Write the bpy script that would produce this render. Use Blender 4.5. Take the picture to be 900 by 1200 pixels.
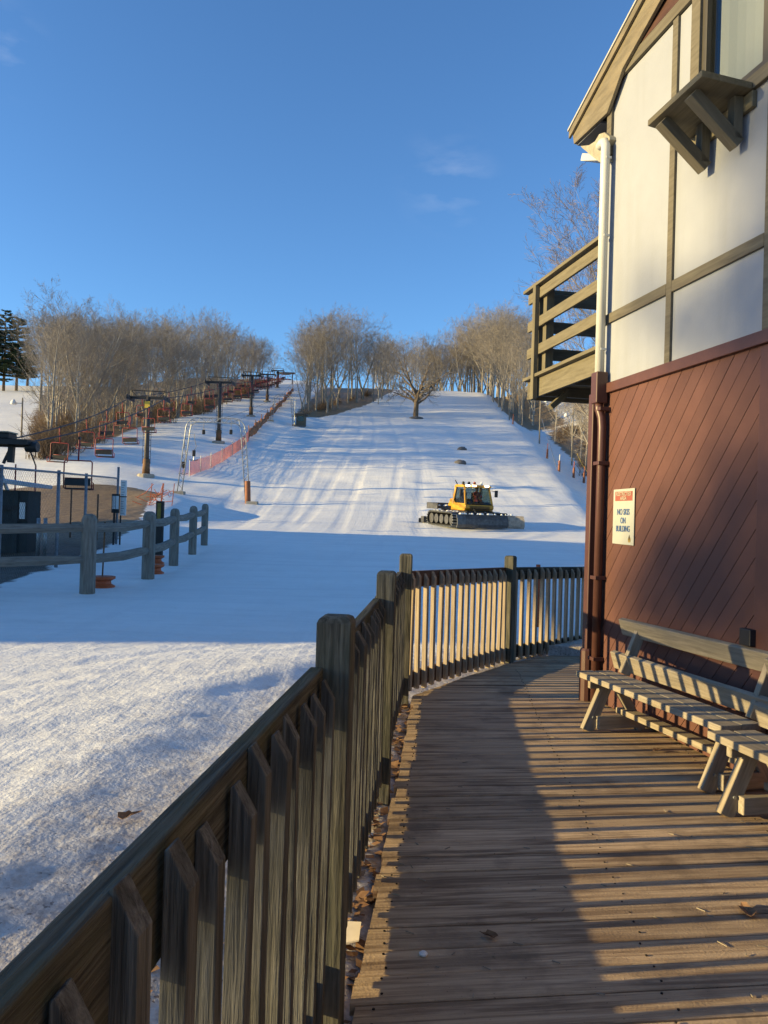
import bpy, bmesh, math, random
from mathutils import Vector, Matrix, noise as mnoise
R = math.radians
rnd = random.Random(7)

# ------------------------------------------------------------------ clear
for o in list(bpy.data.objects): bpy.data.objects.remove(o)
scene = bpy.context.scene
COL = scene.collection

# ------------------------------------------------------------------ camera
EYE = Vector((0, 0, 1.5)); ROLL = R(1.7); PITCH = math.atan(6 / 900)
cam_d = bpy.data.cameras.new('camera'); cam = bpy.data.objects.new('camera', cam_d); COL.objects.link(cam)
cam_d.sensor_fit = 'VERTICAL'; cam_d.sensor_height = 36; cam_d.lens = 27
cam_d.clip_start = 0.05; cam_d.clip_end = 2000
cam.matrix_world = Matrix.Translation(EYE) @ Matrix.Rotation(R(90) + PITCH, 4, 'X') @ Matrix.Rotation(ROLL, 4, 'Z')
scene.camera = cam
scene.render.resolution_x = 768; scene.render.resolution_y = 1024

# ------------------------------------------------------------------ sky, sun, exposure
SUN_EL = 11.0; SUN_AZ = 9.0          # light travels towards +x, turned SUN_AZ towards +y
world = bpy.data.worlds.new('World'); scene.world = world; world.use_nodes = True
wn = world.node_tree
sky = wn.nodes.new('ShaderNodeTexSky'); sky.sky_type = 'NISHITA'; sky.sun_disc = False
sky.sun_elevation = R(SUN_EL); sky.sun_rotation = R(270 - SUN_AZ)
sky.altitude = 300; sky.air_density = 1.0; sky.dust_density = 0.0; sky.ozone_density = 5.0
bg = wn.nodes['Background']; bg.inputs['Strength'].default_value = 0.128
# two faint wisps of high cloud
wtc = wn.nodes.new('ShaderNodeTexCoord'); wmp = wn.nodes.new('ShaderNodeMapping'); wmp.inputs['Scale'].default_value = (9, 9, 26); wns = wn.nodes.new('ShaderNodeTexNoise'); wns.inputs['Scale'].default_value = 1.6; wns.inputs['Detail'].default_value = 6
wn.links.new(wtc.outputs['Generated'], wmp.inputs['Vector']); wn.links.new(wmp.outputs[0], wns.inputs['Vector'])
prev = None
for cdir, rad in ((Vector((.072, 1, .44)), .075), (Vector((-.52, 1, .60)), .06)):
    vd = wn.nodes.new('ShaderNodeVectorMath'); vd.operation = 'DISTANCE'; wn.links.new(wtc.outputs['Generated'], vd.inputs[0]); vd.inputs[1].default_value = cdir.normalized()
    mr0 = wn.nodes.new('ShaderNodeMapRange'); mr0.interpolation_type = 'SMOOTHSTEP'; wn.links.new(vd.outputs['Value'], mr0.inputs[0]); mr0.inputs[1].default_value = 0; mr0.inputs[2].default_value = rad; mr0.inputs[3].default_value = .17; mr0.inputs[4].default_value = 0
    if prev is None: prev = mr0.outputs[0]
    else:
        ad0 = wn.nodes.new('ShaderNodeMath'); ad0.operation = 'ADD'; wn.links.new(prev, ad0.inputs[0]); wn.links.new(mr0.outputs[0], ad0.inputs[1]); prev = ad0.outputs[0]
wrp = wn.nodes.new('ShaderNodeMapRange'); wn.links.new(wns.outputs['Fac'], wrp.inputs[0]); wrp.inputs[1].default_value = .45; wrp.inputs[2].default_value = .75
wml = wn.nodes.new('ShaderNodeMath'); wml.operation = 'MULTIPLY'; wn.links.new(prev, wml.inputs[0]); wn.links.new(wrp.outputs[0], wml.inputs[1])
wmx = wn.nodes.new('ShaderNodeMix'); wmx.data_type = 'RGBA'; wn.links.new(wml.outputs[0], wmx.inputs[0]); wn.links.new(sky.outputs[0], wmx.inputs[6]); wmx.inputs[7].default_value = (3.6, 3.7, 4.0, 1)
wn.links.new(wmx.outputs[2], bg.inputs['Color'])
sd = bpy.data.lights.new('sun', 'SUN'); sun = bpy.data.objects.new('sun', sd); COL.objects.link(sun)
sd.energy = 5.0; sd.angle = R(0.55); sd.color = (1.0, 0.77, 0.35)
tv = Vector((math.cos(R(SUN_AZ)) * math.cos(R(SUN_EL)), math.sin(R(SUN_AZ)) * math.cos(R(SUN_EL)), -math.sin(R(SUN_EL))))
sun.rotation_euler = tv.to_track_quat('-Z', 'Y').to_euler()
scene.view_settings.view_transform = 'Standard'; scene.view_settings.look = 'None'
scene.view_settings.exposure = 1.1; scene.view_settings.gamma = 1.0
scene.view_settings.use_curve_mapping = False

# ------------------------------------------------------------------ small maths
def sm(a, b, v):
    t = max(0.0, min(1.0, (v - a) / (b - a))); return t * t * (3 - 2 * t)
def tab(t, v):
    if v <= t[0][0]: return t[0][1]
    for (a, b), (c, d) in zip(t, t[1:]):
        if v <= c: return b + (d - b) * (v - a) / (c - a)
    return t[-1][1]
def nz(x, y, z=0.0): return mnoise.noise(Vector((x, y, z)))
def inpoly(x, y, P):
    c = False; j = len(P) - 1
    for i in range(len(P)):
        xi, yi = P[i]; xj, yj = P[j]
        if (yi > y) != (yj > y) and x < (xj - xi) * (y - yi) / (yj - yi) + xi: c = not c
        j = i
    return c
def segd(x, y, a, b):
    ax, ay = a; bx, by = b; dx, dy = bx - ax, by - ay
    t = max(0, min(1, ((x - ax) * dx + (y - ay) * dy) / (dx * dx + dy * dy + 1e-9)))
    return math.hypot(x - ax - t * dx, y - ay - t * dy)
def polyd(x, y, P, closed=False):
    L = list(zip(P, P[1:] + (P[:1] if closed else []))) if closed else list(zip(P, P[1:]))
    return min(segd(x, y, a, b) for a, b in L)

def ray(u, v):
    xc = (u - 450) / 900; yc = (600 - v) / 900
    X = xc * math.cos(ROLL) - yc * math.sin(ROLL); Z = xc * math.sin(ROLL) + yc * math.cos(ROLL)
    y = math.cos(PITCH) - Z * math.sin(PITCH); z = math.sin(PITCH) + Z * math.cos(PITCH)
    return Vector((X / y, 1, z / y))
def gy(u, v, y): return EYE + ray(u, v) * y

# ------------------------------------------------------------------ terrain height
ZC = [(-80, -.6), (-10, -.05), (0, -.03), (12, .07), (25, .45), (38, .9), (44, 1.3), (50, 2.1), (56, 3.2), (72, 6.9), (112, 15.3), (120, 17.1),
      (140, 22.2), (160, 27.8), (168, 29.6), (176, 30.6), (190, 31.2), (230, 31.5), (420, 30)]
ZL = [(-80, -.6), (-10, -.05), (0, -.05), (12, -.02), (25, .35), (30, .6), (45, 2.8), (50, 3.6), (55, 4.5), (62, 6.0), (72, 8.3), (80, 10.2), (112, 16.4), (140, 22.8), (168, 30.0),
      (200, 36.5), (240, 41), (420, 45)]
XE = [(30, 10.0), (46, 12.3), (72, 15), (112, 18.5), (160, 20), (205, 21)]
FENCE_L = [(-8.3, 24.5), (-6.6, 13.2), (-6.0, 9.5)]          # line of the chain link fence
def soft(t, y):
    if y < 30: return tab(t, y)
    return sum(tab(t, y + k) for k in (-3, -1.5, 0, 1.5, 3)) / 5
def Tbase(x, y):
    zc = soft(ZC, y); zl = soft(ZL, y)
    if x < -48 and zl > 25: zl = zl + (25 + (zl - 25) * .12 - zl) * sm(-48, -62, x)
    w = sm(0, 1, (-x - (7.5 + 1.5 * sm(42, 48, y) - 1.5 * sm(52, 70, y))) / (5.5 + 8.5 * sm(42, 58, y)))
    z = zc + (zl - zc) * w
    if x < -11: z -= .075 * min(-x - 11, 14) * sm(26, 32, y) * sm(60, 50, y)
    d = x - tab(XE, y)
    if d > 0:
        z += -1.3 * sm(0, 4, d) * sm(38, 50, y) + sm(4, 20, d) * (1.8 * sm(45, 60, y) + 5.5 * sm(80, 165, y))
    return z
def fence_x(y): return .0805 * y - .32
DEV = [(-.05, 2.3), (.35, 7.0), (1.42, 8.55), (2.85, 10.1), (12, 18)]
def T(x, y, fine=False):
    z = Tbase(x, y)
    if -20 < y < 60:
        # snow bank along the walkway and hollow beside the fence
        if -8 < y < 9:
            fx = fence_x(y) if y < 6.4 else .2 + (y - 6.4) * .62
            d = fx - x
            if d > -6:
                z += .10 * sm(.9, 1.7, d) * sm(6, 1.5, d) * sm(9, 7, y) * .85 - .09 * sm(.85, .1, d) - .1 * sm(0, -.3, d)
        # earth hollow beyond the chain link fence
    if y > 20: z += .22 * nz(x * .13, y * .10, 3.1) * sm(20, 50, y) + .10 * nz(x * .5, y * .4, 8.2) * sm(40, 60, y)
    return z
def hit(u, v, y0=6.0):
    r = ray(u, v); y = y0
    while y < 330:
        p = EYE + r * y
        if p.z <= T(p.x, p.y):
            a, b = y - 1.0, y
            for _ in range(24):
                m = (a + b) / 2; q = EYE + r * m
                if q.z <= T(q.x, q.y): b = m
                else: a = m
            q = EYE + r * b
            return Vector((q.x, q.y, T(q.x, q.y)))
        y += 1.0 if y > 12 else .5
    p = EYE + r * 200; return Vector((p.x, p.y, T(p.x, p.y)))

# ------------------------------------------------------------------ mesh builder
class MB:
    def __init__(s): s.v = []; s.f = []; s.g = []
    def _add(s, vs, fs, gs=None):
        n = len(s.v); s.v += [tuple(v) for v in vs]; s.f += [tuple(i + n for i in f) for f in fs]
        s.g += gs if gs else [tuple(v) for v in vs]
    def beam(s, p, q, w, h, up=(0, 0, 1), taper=1.0):
        p = Vector(p); q = Vector(q); d = q - p; L = d.length; d = d / L
        up = Vector(up)
        if abs(d.dot(up)) > .98: up = Vector((0, 1, 0)) if abs(d.y) < .9 else Vector((1, 0, 0))
        a = d.cross(up).normalized(); b = a.cross(d).normalized()
        o = Vector((rnd.uniform(-50, 50), rnd.uniform(-50, 50), rnd.uniform(-50, 50)))
        vs = []; gs = []
        for t, k in ((0, 1.0), (L, taper)):
            for sa, sb in ((-1, -1), (1, -1), (1, 1), (-1, 1)):
                vs.append(p + d * t + a * (sa * w / 2 * k) + b * (sb * h / 2 * k))
                gs.append((o.x + t, o.y + sa * w / 2, o.z + sb * h / 2))
        s._add(vs, [(3, 2, 1, 0), (4, 5, 6, 7), (0, 1, 5, 4), (1, 2, 6, 5), (2, 3, 7, 6), (3, 0, 4, 7)], gs)
        return s
    def box(s, lo, hi):
        c = [(lo[i] + hi[i]) / 2 for i in range(3)]; e = [hi[i] - lo[i] for i in range(3)]
        k = e.index(max(e))
        p = list(c); q = list(c); p[k] = lo[k]; q[k] = hi[k]
        if k == 2: return s.beam(p, q, e[0], e[1], (0, 1, 0))
        if k == 0: return s.beam(p, q, e[1], e[2])
        return s.beam(p, q, e[0], e[2])
    def tube(s, pts, r, n=8, cap=True):
        pts = [Vector(p) for p in pts]
        rs = r if isinstance(r, (list, tuple)) else [r] * len(pts)
        vs = []; fs = []; prev = None; gs = []; L = 0; off = rnd.uniform(-50, 50)
        for i, p in enumerate(pts):
            d = (pts[min(i + 1, len(pts) - 1)] - pts[max(i - 1, 0)]).normalized()
            if prev is None:
                up = Vector((0, 0, 1)) if abs(d.z) < .9 else Vector((1, 0, 0))
                a = d.cross(up).normalized()
            else: a = (prev - d * prev.dot(d)).normalized()
            prev = a; b = d.cross(a)
            if i: L += (p - pts[i - 1]).length
            for k in range(n):
                t = 2 * math.pi * k / n
                vs.append(p + (a * math.cos(t) + b * math.sin(t)) * rs[i])
                gs.append((off + L, rs[i] * math.cos(t), rs[i] * math.sin(t)))
        for i in range(len(pts) - 1):
            for k in range(n):
                k2 = (k + 1) % n
                fs.append((i * n + k, i * n + k2, (i + 1) * n + k2, (i + 1) * n + k))
        if cap:
            fs.append(tuple(range(n - 1, -1, -1))); fs.append(tuple((len(pts) - 1) * n + k for k in range(n)))
        s._add(vs, fs, gs); return s
    def prism(s, poly, fn, t0, t1):
        """poly of 2D points; fn(a,b,t)->3D; extruded t0..t1"""
        n = len(poly); o = rnd.uniform(-50, 50)
        vs = [fn(a, b, t0) for a, b in poly] + [fn(a, b, t1) for a, b in poly]
        gs = [(a + o, b + o, t0) for a, b in poly] + [(a + o, b + o, t1) for a, b in poly]
        fs = [tuple(range(n - 1, -1, -1)), tuple(range(n, 2 * n))]
        fs += [(i, (i + 1) % n, n + (i + 1) % n, n + i) for i in range(n)]
        s._add(vs, fs, gs); return s
    def tri(s, a, b, c): s._add([a, b, c], [(0, 1, 2)]); return s
    def quad(s, a, b, c, d): s._add([a, b, c, d], [(0, 1, 2, 3)]); return s
    def lathe(s, c, prof, n=14):
        vs = []; fs = []
        for r, z in prof:
            for k in range(n):
                t = 2 * math.pi * k / n; vs.append((c[0] + r * math.cos(t), c[1] + r * math.sin(t), c[2] + z))
        for i in range(len(prof) - 1):
            for k in range(n):
                k2 = (k + 1) % n; fs.append((i * n + k, i * n + k2, (i + 1) * n + k2, (i + 1) * n + k))
        fs.append(tuple(range(n - 1, -1, -1))); fs.append(tuple((len(prof) - 1) * n + k for k in range(n)))
        s._add(vs, fs); return s
    def build(s, name, mat, parent=None, bevel=0.0, smooth=False, fixn=True):
        off = WL.get(parent.name, Vector()) if parent else Vector()
        me = bpy.data.meshes.new(name)
        me.from_pydata([(v[0] - off.x, v[1] - off.y, v[2] - off.z) for v in s.v], [], s.f)
        at = me.attributes.new('gc', 'FLOAT_VECTOR', 'POINT')
        at.data.foreach_set('vector', [c for g in s.g for c in g])
        if fixn:
            bm = bmesh.new(); bm.from_mesh(me); bmesh.ops.recalc_face_normals(bm, faces=bm.faces); bm.to_mesh(me); bm.free()
        me.materials.append(mat)
        if smooth: me.polygons.foreach_set('use_smooth', [True] * len(me.polygons))
        o = bpy.data.objects.new(name, me); COL.objects.link(o)
        if parent: o.parent = parent; WL[o.name] = off.copy()
        if bevel:
            b = o.modifiers.new('bevel', 'BEVEL'); b.width = bevel; b.segments = 2; b.limit_method = 'ANGLE'; b.angle_limit = R(40)
        return o
WL = {}
KIDS = {}
def tag(o, label=None, cat=None, group=None, kind=None):
    if label: o['label'] = label
    if cat: o['category'] = cat
    if group: o['group'] = group
    if kind: o['kind'] = kind
    return o
def thing(name, loc, label, cat, group=None):
    o = bpy.data.objects.new(name, None); COL.objects.link(o); o.empty_display_size = .2
    o.location = loc; WL[o.name] = Vector(loc); tag(o, label, cat, group); return o
def copy_tree(o, parent=None):
    c = o.copy(); COL.objects.link(c)
    if parent: c.parent = parent
    for ch in list(o.children): copy_tree(ch, c)
    return c
def label_all(o, label, group=None):
    o['label'] = label
    if group: o['group'] = group

# ------------------------------------------------------------------ materials
def newmat(name):
    m = bpy.data.materials.new(name); m.use_nodes = True
    nt = m.node_tree; b = nt.nodes['Principled BSDF']; return m, nt, b
def nd(nt, t, **kw):
    n = nt.nodes.new(t)
    for k, v in kw.items(): setattr(n, k, v)
    return n
def mixc(nt, fac, a, b, mode='MIX'):
    n = nt.nodes.new('ShaderNodeMix'); n.data_type = 'RGBA'; n.blend_type = mode
    for s, v in ((0, fac), (6, a), (7, b)):
        if isinstance(v, bpy.types.NodeSocket): nt.links.new(v, n.inputs[s])
        else: n.inputs[s].default_value = v if s == 0 else (*v, 1)
    return n.outputs[2]
def ramp(nt, src, stops):
    n = nt.nodes.new('ShaderNodeValToRGB'); e = n.color_ramp.elements
    while len(e) < len(stops): e.new(.5)
    for k, (p, c) in enumerate(stops):
        e[k].position = p; e[k].color = (*c, 1) if isinstance(c, tuple) else (c, c, c, 1)
    nt.links.new(src, n.inputs[0]); return n.outputs[0]
def noise_(nt, vec, scale, detail=3, rough=.55, dist=0.0):
    n = nt.nodes.new('ShaderNodeTexNoise'); n.inputs['Scale'].default_value = scale
    n.inputs['Detail'].default_value = detail; n.inputs['Roughness'].default_value = rough; n.inputs['Distortion'].default_value = dist
    if vec is not None: nt.links.new(vec, n.inputs['Vector'])
    return n.outputs['Fac']
def mapv(nt, vec, scale=(1, 1, 1), rot=(0, 0, 0), loc=(0, 0, 0)):
    n = nt.nodes.new('ShaderNodeMapping'); n.inputs['Scale'].default_value = scale; n.inputs['Rotation'].default_value = rot
    n.inputs['Location'].default_value = loc; nt.links.new(vec, n.inputs['Vector']); return n.outputs[0]
def bump(nt, b, h, strength=.3, dist=.01, prev=None):
    n = nt.nodes.new('ShaderNodeBump'); n.inputs['Strength'].default_value = strength; n.inputs['Distance'].default_value = dist
    nt.links.new(h, n.inputs['Height'])
    if prev is not None: nt.links.new(prev, n.inputs['Normal'])
    nt.links.new(n.outputs[0], b.inputs['Normal']); return n.outputs[0]
def gcvec(nt, rand=True):
    a = nd(nt, 'ShaderNodeAttribute', attribute_name='gc')
    if not rand: return a.outputs['Vector']
    oi = nd(nt, 'ShaderNodeObjectInfo'); m = nd(nt, 'ShaderNodeMath', operation='MULTIPLY'); m.inputs[1].default_value = 71.3
    nt.links.new(oi.outputs['Random'], m.inputs[0])
    v = nd(nt, 'ShaderNodeVectorMath', operation='ADD'); nt.links.new(a.outputs['Vector'], v.inputs[0]); nt.links.new(m.outputs[0], v.inputs[1])
    return v.outputs[0]
def wood(name, dark, light, rough=.8, fine=70, contrast=(.3, .7), stain=None, stain_amt=.5, bump_s=.5, bd=.004):
    m, nt, b = newmat(name); g = gcvec(nt)
    grain = noise_(nt, mapv(nt, g, (3.2, fine, fine)), 1.0, 5, .65, .4)
    broad = noise_(nt, mapv(nt, g, (1.2, 6, 6)), 1.0, 3, .5)
    col = ramp(nt, grain, [(contrast[0], dark), (contrast[1], light)])
    col = mixc(nt, ramp(nt, broad, [(.35, 0.0), (.75, .45)]), col, tuple((d + l) * .38 for d, l in zip(dark, light)))
    if stain:
        st = noise_(nt, mapv(nt, g, (3, 9, 9)), 1.0, 4, .6)
        col = mixc(nt, ramp(nt, st, [(.45, 0.0), (.62, stain_amt)]), col, stain)
    nt.links.new(col, b.inputs['Base Color']); b.inputs['Roughness'].default_value = rough
    b.inputs['Specular IOR Level'].default_value = .25
    bump(nt, b, grain, bump_s, bd); return m
def paint(name, col, rough=.5, metallic=0.0, vary=.15, scale=6, bumps=0.0, spec=.4):
    m, nt, b = newmat(name)
    tc = nd(nt, 'ShaderNodeTexCoord')
    n = noise_(nt, tc.outputs['Object'], scale, 5, .65)
    c = mixc(nt, ramp(nt, n, [(.3, 0.0), (.75, 1.0)]), tuple(x * (1 - vary) for x in col), tuple(min(1, x * (1 + vary)) for x in col))
    nt.links.new(c, b.inputs['Base Color']); b.inputs['Roughness'].default_value = rough; b.inputs['Metallic'].default_value = metallic
    b.inputs['Specular IOR Level'].default_value = spec
    if bumps: bump(nt, b, noise_(nt, tc.outputs['Object'], scale * 12, 3), bumps, .004)
    return m
M = {}
M['railwood'] = wood('weathered_rail_wood', (.020, .019, .016), (.125, .115, .092), .85, 75, (.36, .68), (.055, .06, .03), .6, 1.0, .007)
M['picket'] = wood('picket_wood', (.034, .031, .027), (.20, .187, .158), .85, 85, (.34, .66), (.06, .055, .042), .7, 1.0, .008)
M['mossrail'] = wood('mossy_rail_wood', (.028, .026, .02), (.155, .143, .105), .9, 90, (.36, .64), (.085, .08, .035), .6, 1.0, .010)
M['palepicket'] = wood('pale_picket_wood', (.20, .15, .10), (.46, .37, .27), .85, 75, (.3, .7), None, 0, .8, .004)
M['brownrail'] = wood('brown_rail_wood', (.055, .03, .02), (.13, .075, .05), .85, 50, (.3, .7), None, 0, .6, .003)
M['post'] = wood('weathered_post_wood', (.028, .026, .022), (.19, .175, .135), .9, 55, (.33, .68), (.04, .045, .03), .5, 1.0, .006)
M['farpost'] = wood('split_rail_wood', (.12, .11, .095), (.28, .26, .22), .9, 30, (.3, .7), None, 0, .6, .006)
M['bench'] = wood('bench_wood', (.18, .15, .11), (.39, .335, .26), .8, 45, (.3, .72), (.24, .18, .11), .4, .5, .003)
M['benchgrey'] = wood('grey_bench_wood', (.13, .115, .09), (.32, .28, .22), .85, 45, (.3, .72), None, 0, .6, .003)
M['timber'] = wood('tan_timber', (.085, .072, .052), (.15, .132, .098), .75, 40, (.3, .7), None, 0, .3, .002)
M['fascia'] = wood('fascia_timber', (.11, .09, .06), (.19, .16, .11), .7, 25, (.3, .7), (.23, .18, .11), .4, .2, .002)
M['balcony'] = wood('balcony_timber', (.10, .085, .055), (.185, .16, .108), .8, 35, (.3, .7), None, 0, .4, .003)
M['brownboard'] = wood('brown_lap_board', (.035, .014, .010), (.085, .04, .03), .7, 30, (.3, .7), None, 0, .4, .003)

# deck boards
def deck_mat():
    m, nt, b = newmat('deck_boards'); g = gcvec(nt, False)
    geo = nd(nt, 'ShaderNodeNewGeometry'); tc = nd(nt, 'ShaderNodeTexCoord')
    grain = noise_(nt, mapv(nt, g, (1.3, 60, 60)), 1.0, 6, .7, .5)
    col = ramp(nt, grain, [(.30, (.23, .15, .088)), (.52, (.50, .355, .22)), (.74, (.66, .50, .335))])
    isl = ramp(nt, geo.outputs['Random Per Island'], [(0, .72), (1, 1.12)])
    col = mixc(nt, 1.0, col, isl, 'MULTIPLY')
    streak = noise_(nt, mapv(nt, g, (1.1, 17, 17)), 1.0, 5, .65)
    col = mixc(nt, ramp(nt, streak, [(.48, 0.0), (.60, .85)]), col, (.15, .094, .056))
    st = noise_(nt, tc.outputs['Object'], 2.1, 5, .65)
    col = mixc(nt, ramp(nt, st, [(.52, 0.0), (.66, .7)]), col, (.10, .068, .045))
    gr = noise_(nt, tc.outputs['Object'], 1.1, 3, .6)
    col = mixc(nt, ramp(nt, gr, [(.45, 0.0), (.7, .5)]), col, (.40, .295, .19))
    spk = noise_(nt, tc.outputs['Object'], 95, 2, .5)
    col = mixc(nt, ramp(nt, spk, [(.70, 0.0), (.76, .8)]), col, (.05, .03, .018))
    nt.links.new(col, b.inputs['Base Color'])
    rr = ramp(nt, st, [(.3, .85), (.75, .6)]); nt.links.new(rr, b.inputs['Roughness']); b.inputs['Specular IOR Level'].default_value = .3
    n1 = bump(nt, b, grain, .8, .005); bump(nt, b, spk, .35, .005, n1)
    return m
M['deck'] = deck_mat()

def snow_mat():
    m, nt, b = newmat('snow_ground')
    tc = nd(nt, 'ShaderNodeTexCoord'); ob = tc.outputs['Object']
    ae = nd(nt, 'ShaderNodeAttribute', attribute_name='earth').outputs['Fac']
    ad = nd(nt, 'ShaderNodeAttribute', attribute_name='dirt').outputs['Fac']
    n1 = noise_(nt, ob, 1.6, 6, .65); n2 = noise_(nt, ob, 9, 5, .7); n3 = noise_(nt, ob, 38, 3, .6)
    snow = ramp(nt, n1, [(.3, (.80, .785, .74)), (.7, (.865, .85, .81))])
    pk = noise_(nt, mapv(nt, ob, (.22, 1.7, 1), (0, 0, R(-12))), 1.0, 5, .62, .6)
    snow = mixc(nt, ramp(nt, pk, [(.46, 0.0), (.64, .45)]), snow, (.68, .67, .65))
    tk = noise_(nt, mapv(nt, ob, (2.4, .10, 1), (0, 0, R(14))), 1.0, 3, .55, .3)
    snow = mixc(nt, ramp(nt, tk, [(.58, 0.0), (.68, .25)]), snow, (.70, .695, .68))
    # brown grass and leaf litter
    grass = ramp(nt, noise_(nt, mapv(nt, ob, (1, 2.2, 1)), 3.2, 7, .75), [(.30, (.08, .055, .03)), (.5, (.22, .155, .085)), (.72, (.38, .29, .165))])
    add = nd(nt, 'ShaderNodeMath', operation='ADD'); nt.links.new(ae, add.inputs[0])
    n4 = noise_(nt, ob, .8, 6, .7)
    mm = nd(nt, 'ShaderNodeMath', operation='MULTIPLY_ADD'); nt.links.new(n4, mm.inputs[0]); mm.inputs[1].default_value = .9; mm.inputs[2].default_value = -.45
    nt.links.new(mm.outputs[0], add.inputs[1])
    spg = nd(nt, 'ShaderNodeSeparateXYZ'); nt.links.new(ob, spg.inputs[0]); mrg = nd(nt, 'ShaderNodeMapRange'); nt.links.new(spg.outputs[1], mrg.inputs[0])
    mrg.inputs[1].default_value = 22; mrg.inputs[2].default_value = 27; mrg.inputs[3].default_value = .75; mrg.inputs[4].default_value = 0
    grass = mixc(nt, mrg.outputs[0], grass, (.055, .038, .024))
    em = ramp(nt, add.outputs[0], [(.44, 0.0), (.56, 1.0)])
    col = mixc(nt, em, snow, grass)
    # dirty melting snow beside the walkway
    dn = nd(nt, 'ShaderNodeMath', operation='MULTIPLY_ADD'); nt.links.new(n2, dn.inputs[0]); dn.inputs[1].default_value = 1.3; dn.inputs[2].default_value = -.65
    dd = nd(nt, 'ShaderNodeMath', operation='ADD'); nt.links.new(ad, dd.inputs[0]); nt.links.new(dn.outputs[0], dd.inputs[1])
    dirtc = ramp(nt, n3, [(.3, (.26, .20, .15)), (.7, (.56, .49, .42))])
    col = mixc(nt, ramp(nt, dd.outputs[0], [(.12, 0.0), (.85, .9)]), col, dirtc)
    spk = noise_(nt, ob, 42, 2, .5)
    sa = nd(nt, 'ShaderNodeMath', operation='MULTIPLY'); nt.links.new(ramp(nt, spk, [(.66, 0.0), (.70, 1.0)]), sa.inputs[0]); nt.links.new(ad, sa.inputs[1])
    col = mixc(nt, sa.outputs[0], col, (.10, .06, .035))
    nt.links.new(col, b.inputs['Base Color'])
    b.inputs['Roughness'].default_value = .55; b.inputs['Specular IOR Level'].default_value = .35
    sp_ = nd(nt, 'ShaderNodeSeparateXYZ'); nt.links.new(ob, sp_.inputs[0]); mr = nd(nt, 'ShaderNodeMapRange'); nt.links.new(sp_.outputs[1], mr.inputs[0])
    mr.inputs[1].default_value = 14; mr.inputs[2].default_value = 40; mr.inputs[3].default_value = .12; mr.inputs[4].default_value = .13
    h1 = noise_(nt, ob, 30, 4, .7); gl = noise_(nt, mapv(nt, ob, (2.6, .06, 0)), 1.0, 4, .7); h2 = noise_(nt, ob, 5.0, 4, .65)
    h4 = noise_(nt, mapv(nt, ob, (1.3, 7, 1), (0, 0, R(-54))), 1.0, 4, .65)
    b0 = bump(nt, b, h4, .24, .06); b1 = bump(nt, b, h2, .35, .05, b0); b2 = bump(nt, b, gl, .35, .12, b1); nt.links.new(mr.outputs[0], b2.node.inputs['Strength']); bump(nt, b, h1, .34, .016, b2)
    return m
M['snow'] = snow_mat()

def bark(name, c1, c2, sc=5):
    m, nt, b = newmat(name); tc = nd(nt, 'ShaderNodeTexCoord'); oi = nd(nt, 'ShaderNodeObjectInfo')
    n = noise_(nt, mapv(nt, tc.outputs['Object'], (1, 1, .35)), sc, 5, .65)
    c = ramp(nt, n, [(.3, c1), (.7, c2)])
    c = mixc(nt, 1.0, c, ramp(nt, oi.outputs['Random'], [(0, .72), (1, 1.2)]), 'MULTIPLY')
    nt.links.new(c, b.inputs['Base Color']); b.inputs['Roughness'].default_value = .9; b.inputs['Specular IOR Level'].default_value = .15
    return m
M['bark'] = bark('grey_bark', (.19, .168, .14), (.42, .38, .325))
M['twig'] = bark('brown_twigs', (.165, .143, .122), (.29, .252, .212), 1.5)
M['twigred'] = bark('reddish_twigs', (.105, .085, .075), (.20, .16, .14), 1.5)
M['oakbark'] = bark('oak_bark', (.10, .075, .055), (.24, .185, .135), 3)
M['needle'] = bark('pine_needles', (.02, .035, .018), (.06, .085, .04), 1.2)
M['shrub'] = bark('brown_brush', (.12, .08, .05), (.23, .16, .10), 2)
M['leafdead'] = bark('dead_leaf', (.13, .065, .035), (.30, .18, .10), 20)

def stucco():
    m, nt, b = newmat('cream_stucco'); tc = nd(nt, 'ShaderNodeTexCoord'); ob = tc.outputs['Object']
    n = noise_(nt, ob, 1.2, 5, .6); v = noise_(nt, mapv(nt, ob, (5, 5, .5)), 1.0, 4, .6)
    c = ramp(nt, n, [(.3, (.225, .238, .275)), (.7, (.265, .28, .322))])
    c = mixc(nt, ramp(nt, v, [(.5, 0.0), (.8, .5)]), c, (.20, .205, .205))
    nt.links.new(c, b.inputs['Base Color']); b.inputs['Roughness'].default_value = .75
    bump(nt, b, noise_(nt, ob, 45, 5, .7), .35, .004); return m
M['stucco'] = stucco()
def siding():
    m, nt, b = newmat('red_brown_siding'); g = gcvec(nt, False); tc = nd(nt, 'ShaderNodeTexCoord')
    geo = nd(nt, 'ShaderNodeNewGeometry')
    n = noise_(nt, mapv(nt, g, (2, 2, 2)), 1.0, 5, .65)
    c = ramp(nt, n, [(.3, (.094, .040, .031)), (.7, (.122, .054, .042))])
    c = mixc(nt, 1.0, c, ramp(nt, geo.outputs['Random Per Island'], [(0, .90), (1, 1.06)]), 'MULTIPLY')
    nt.links.new(c, b.inputs['Base Color']); b.inputs['Roughness'].default_value = .6; b.inputs['Specular IOR Level'].default_value = .3
    bump(nt, b, noise_(nt, tc.outputs['Object'], 45, 4, .7), .25, .003); return m
M['siding'] = siding()
M['redtrim'] = paint('red_brown_trim', (.085, .034, .026), .5, 0, .15, 8, .15)
M['redpipe'] = paint('red_brown_downspout', (.075, .032, .025), .4, 0, .12, 10)
M['whitepipe'] = paint('white_downspout', (.50, .50, .47), .4, 0, .06, 4)
M['gutterold'] = paint('weathered_gutter', (.30, .27, .20), .7, 0, .3, 14, .2)
M['gap'] = paint('dark_gap', (.02, .015, .012), .9)
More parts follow.
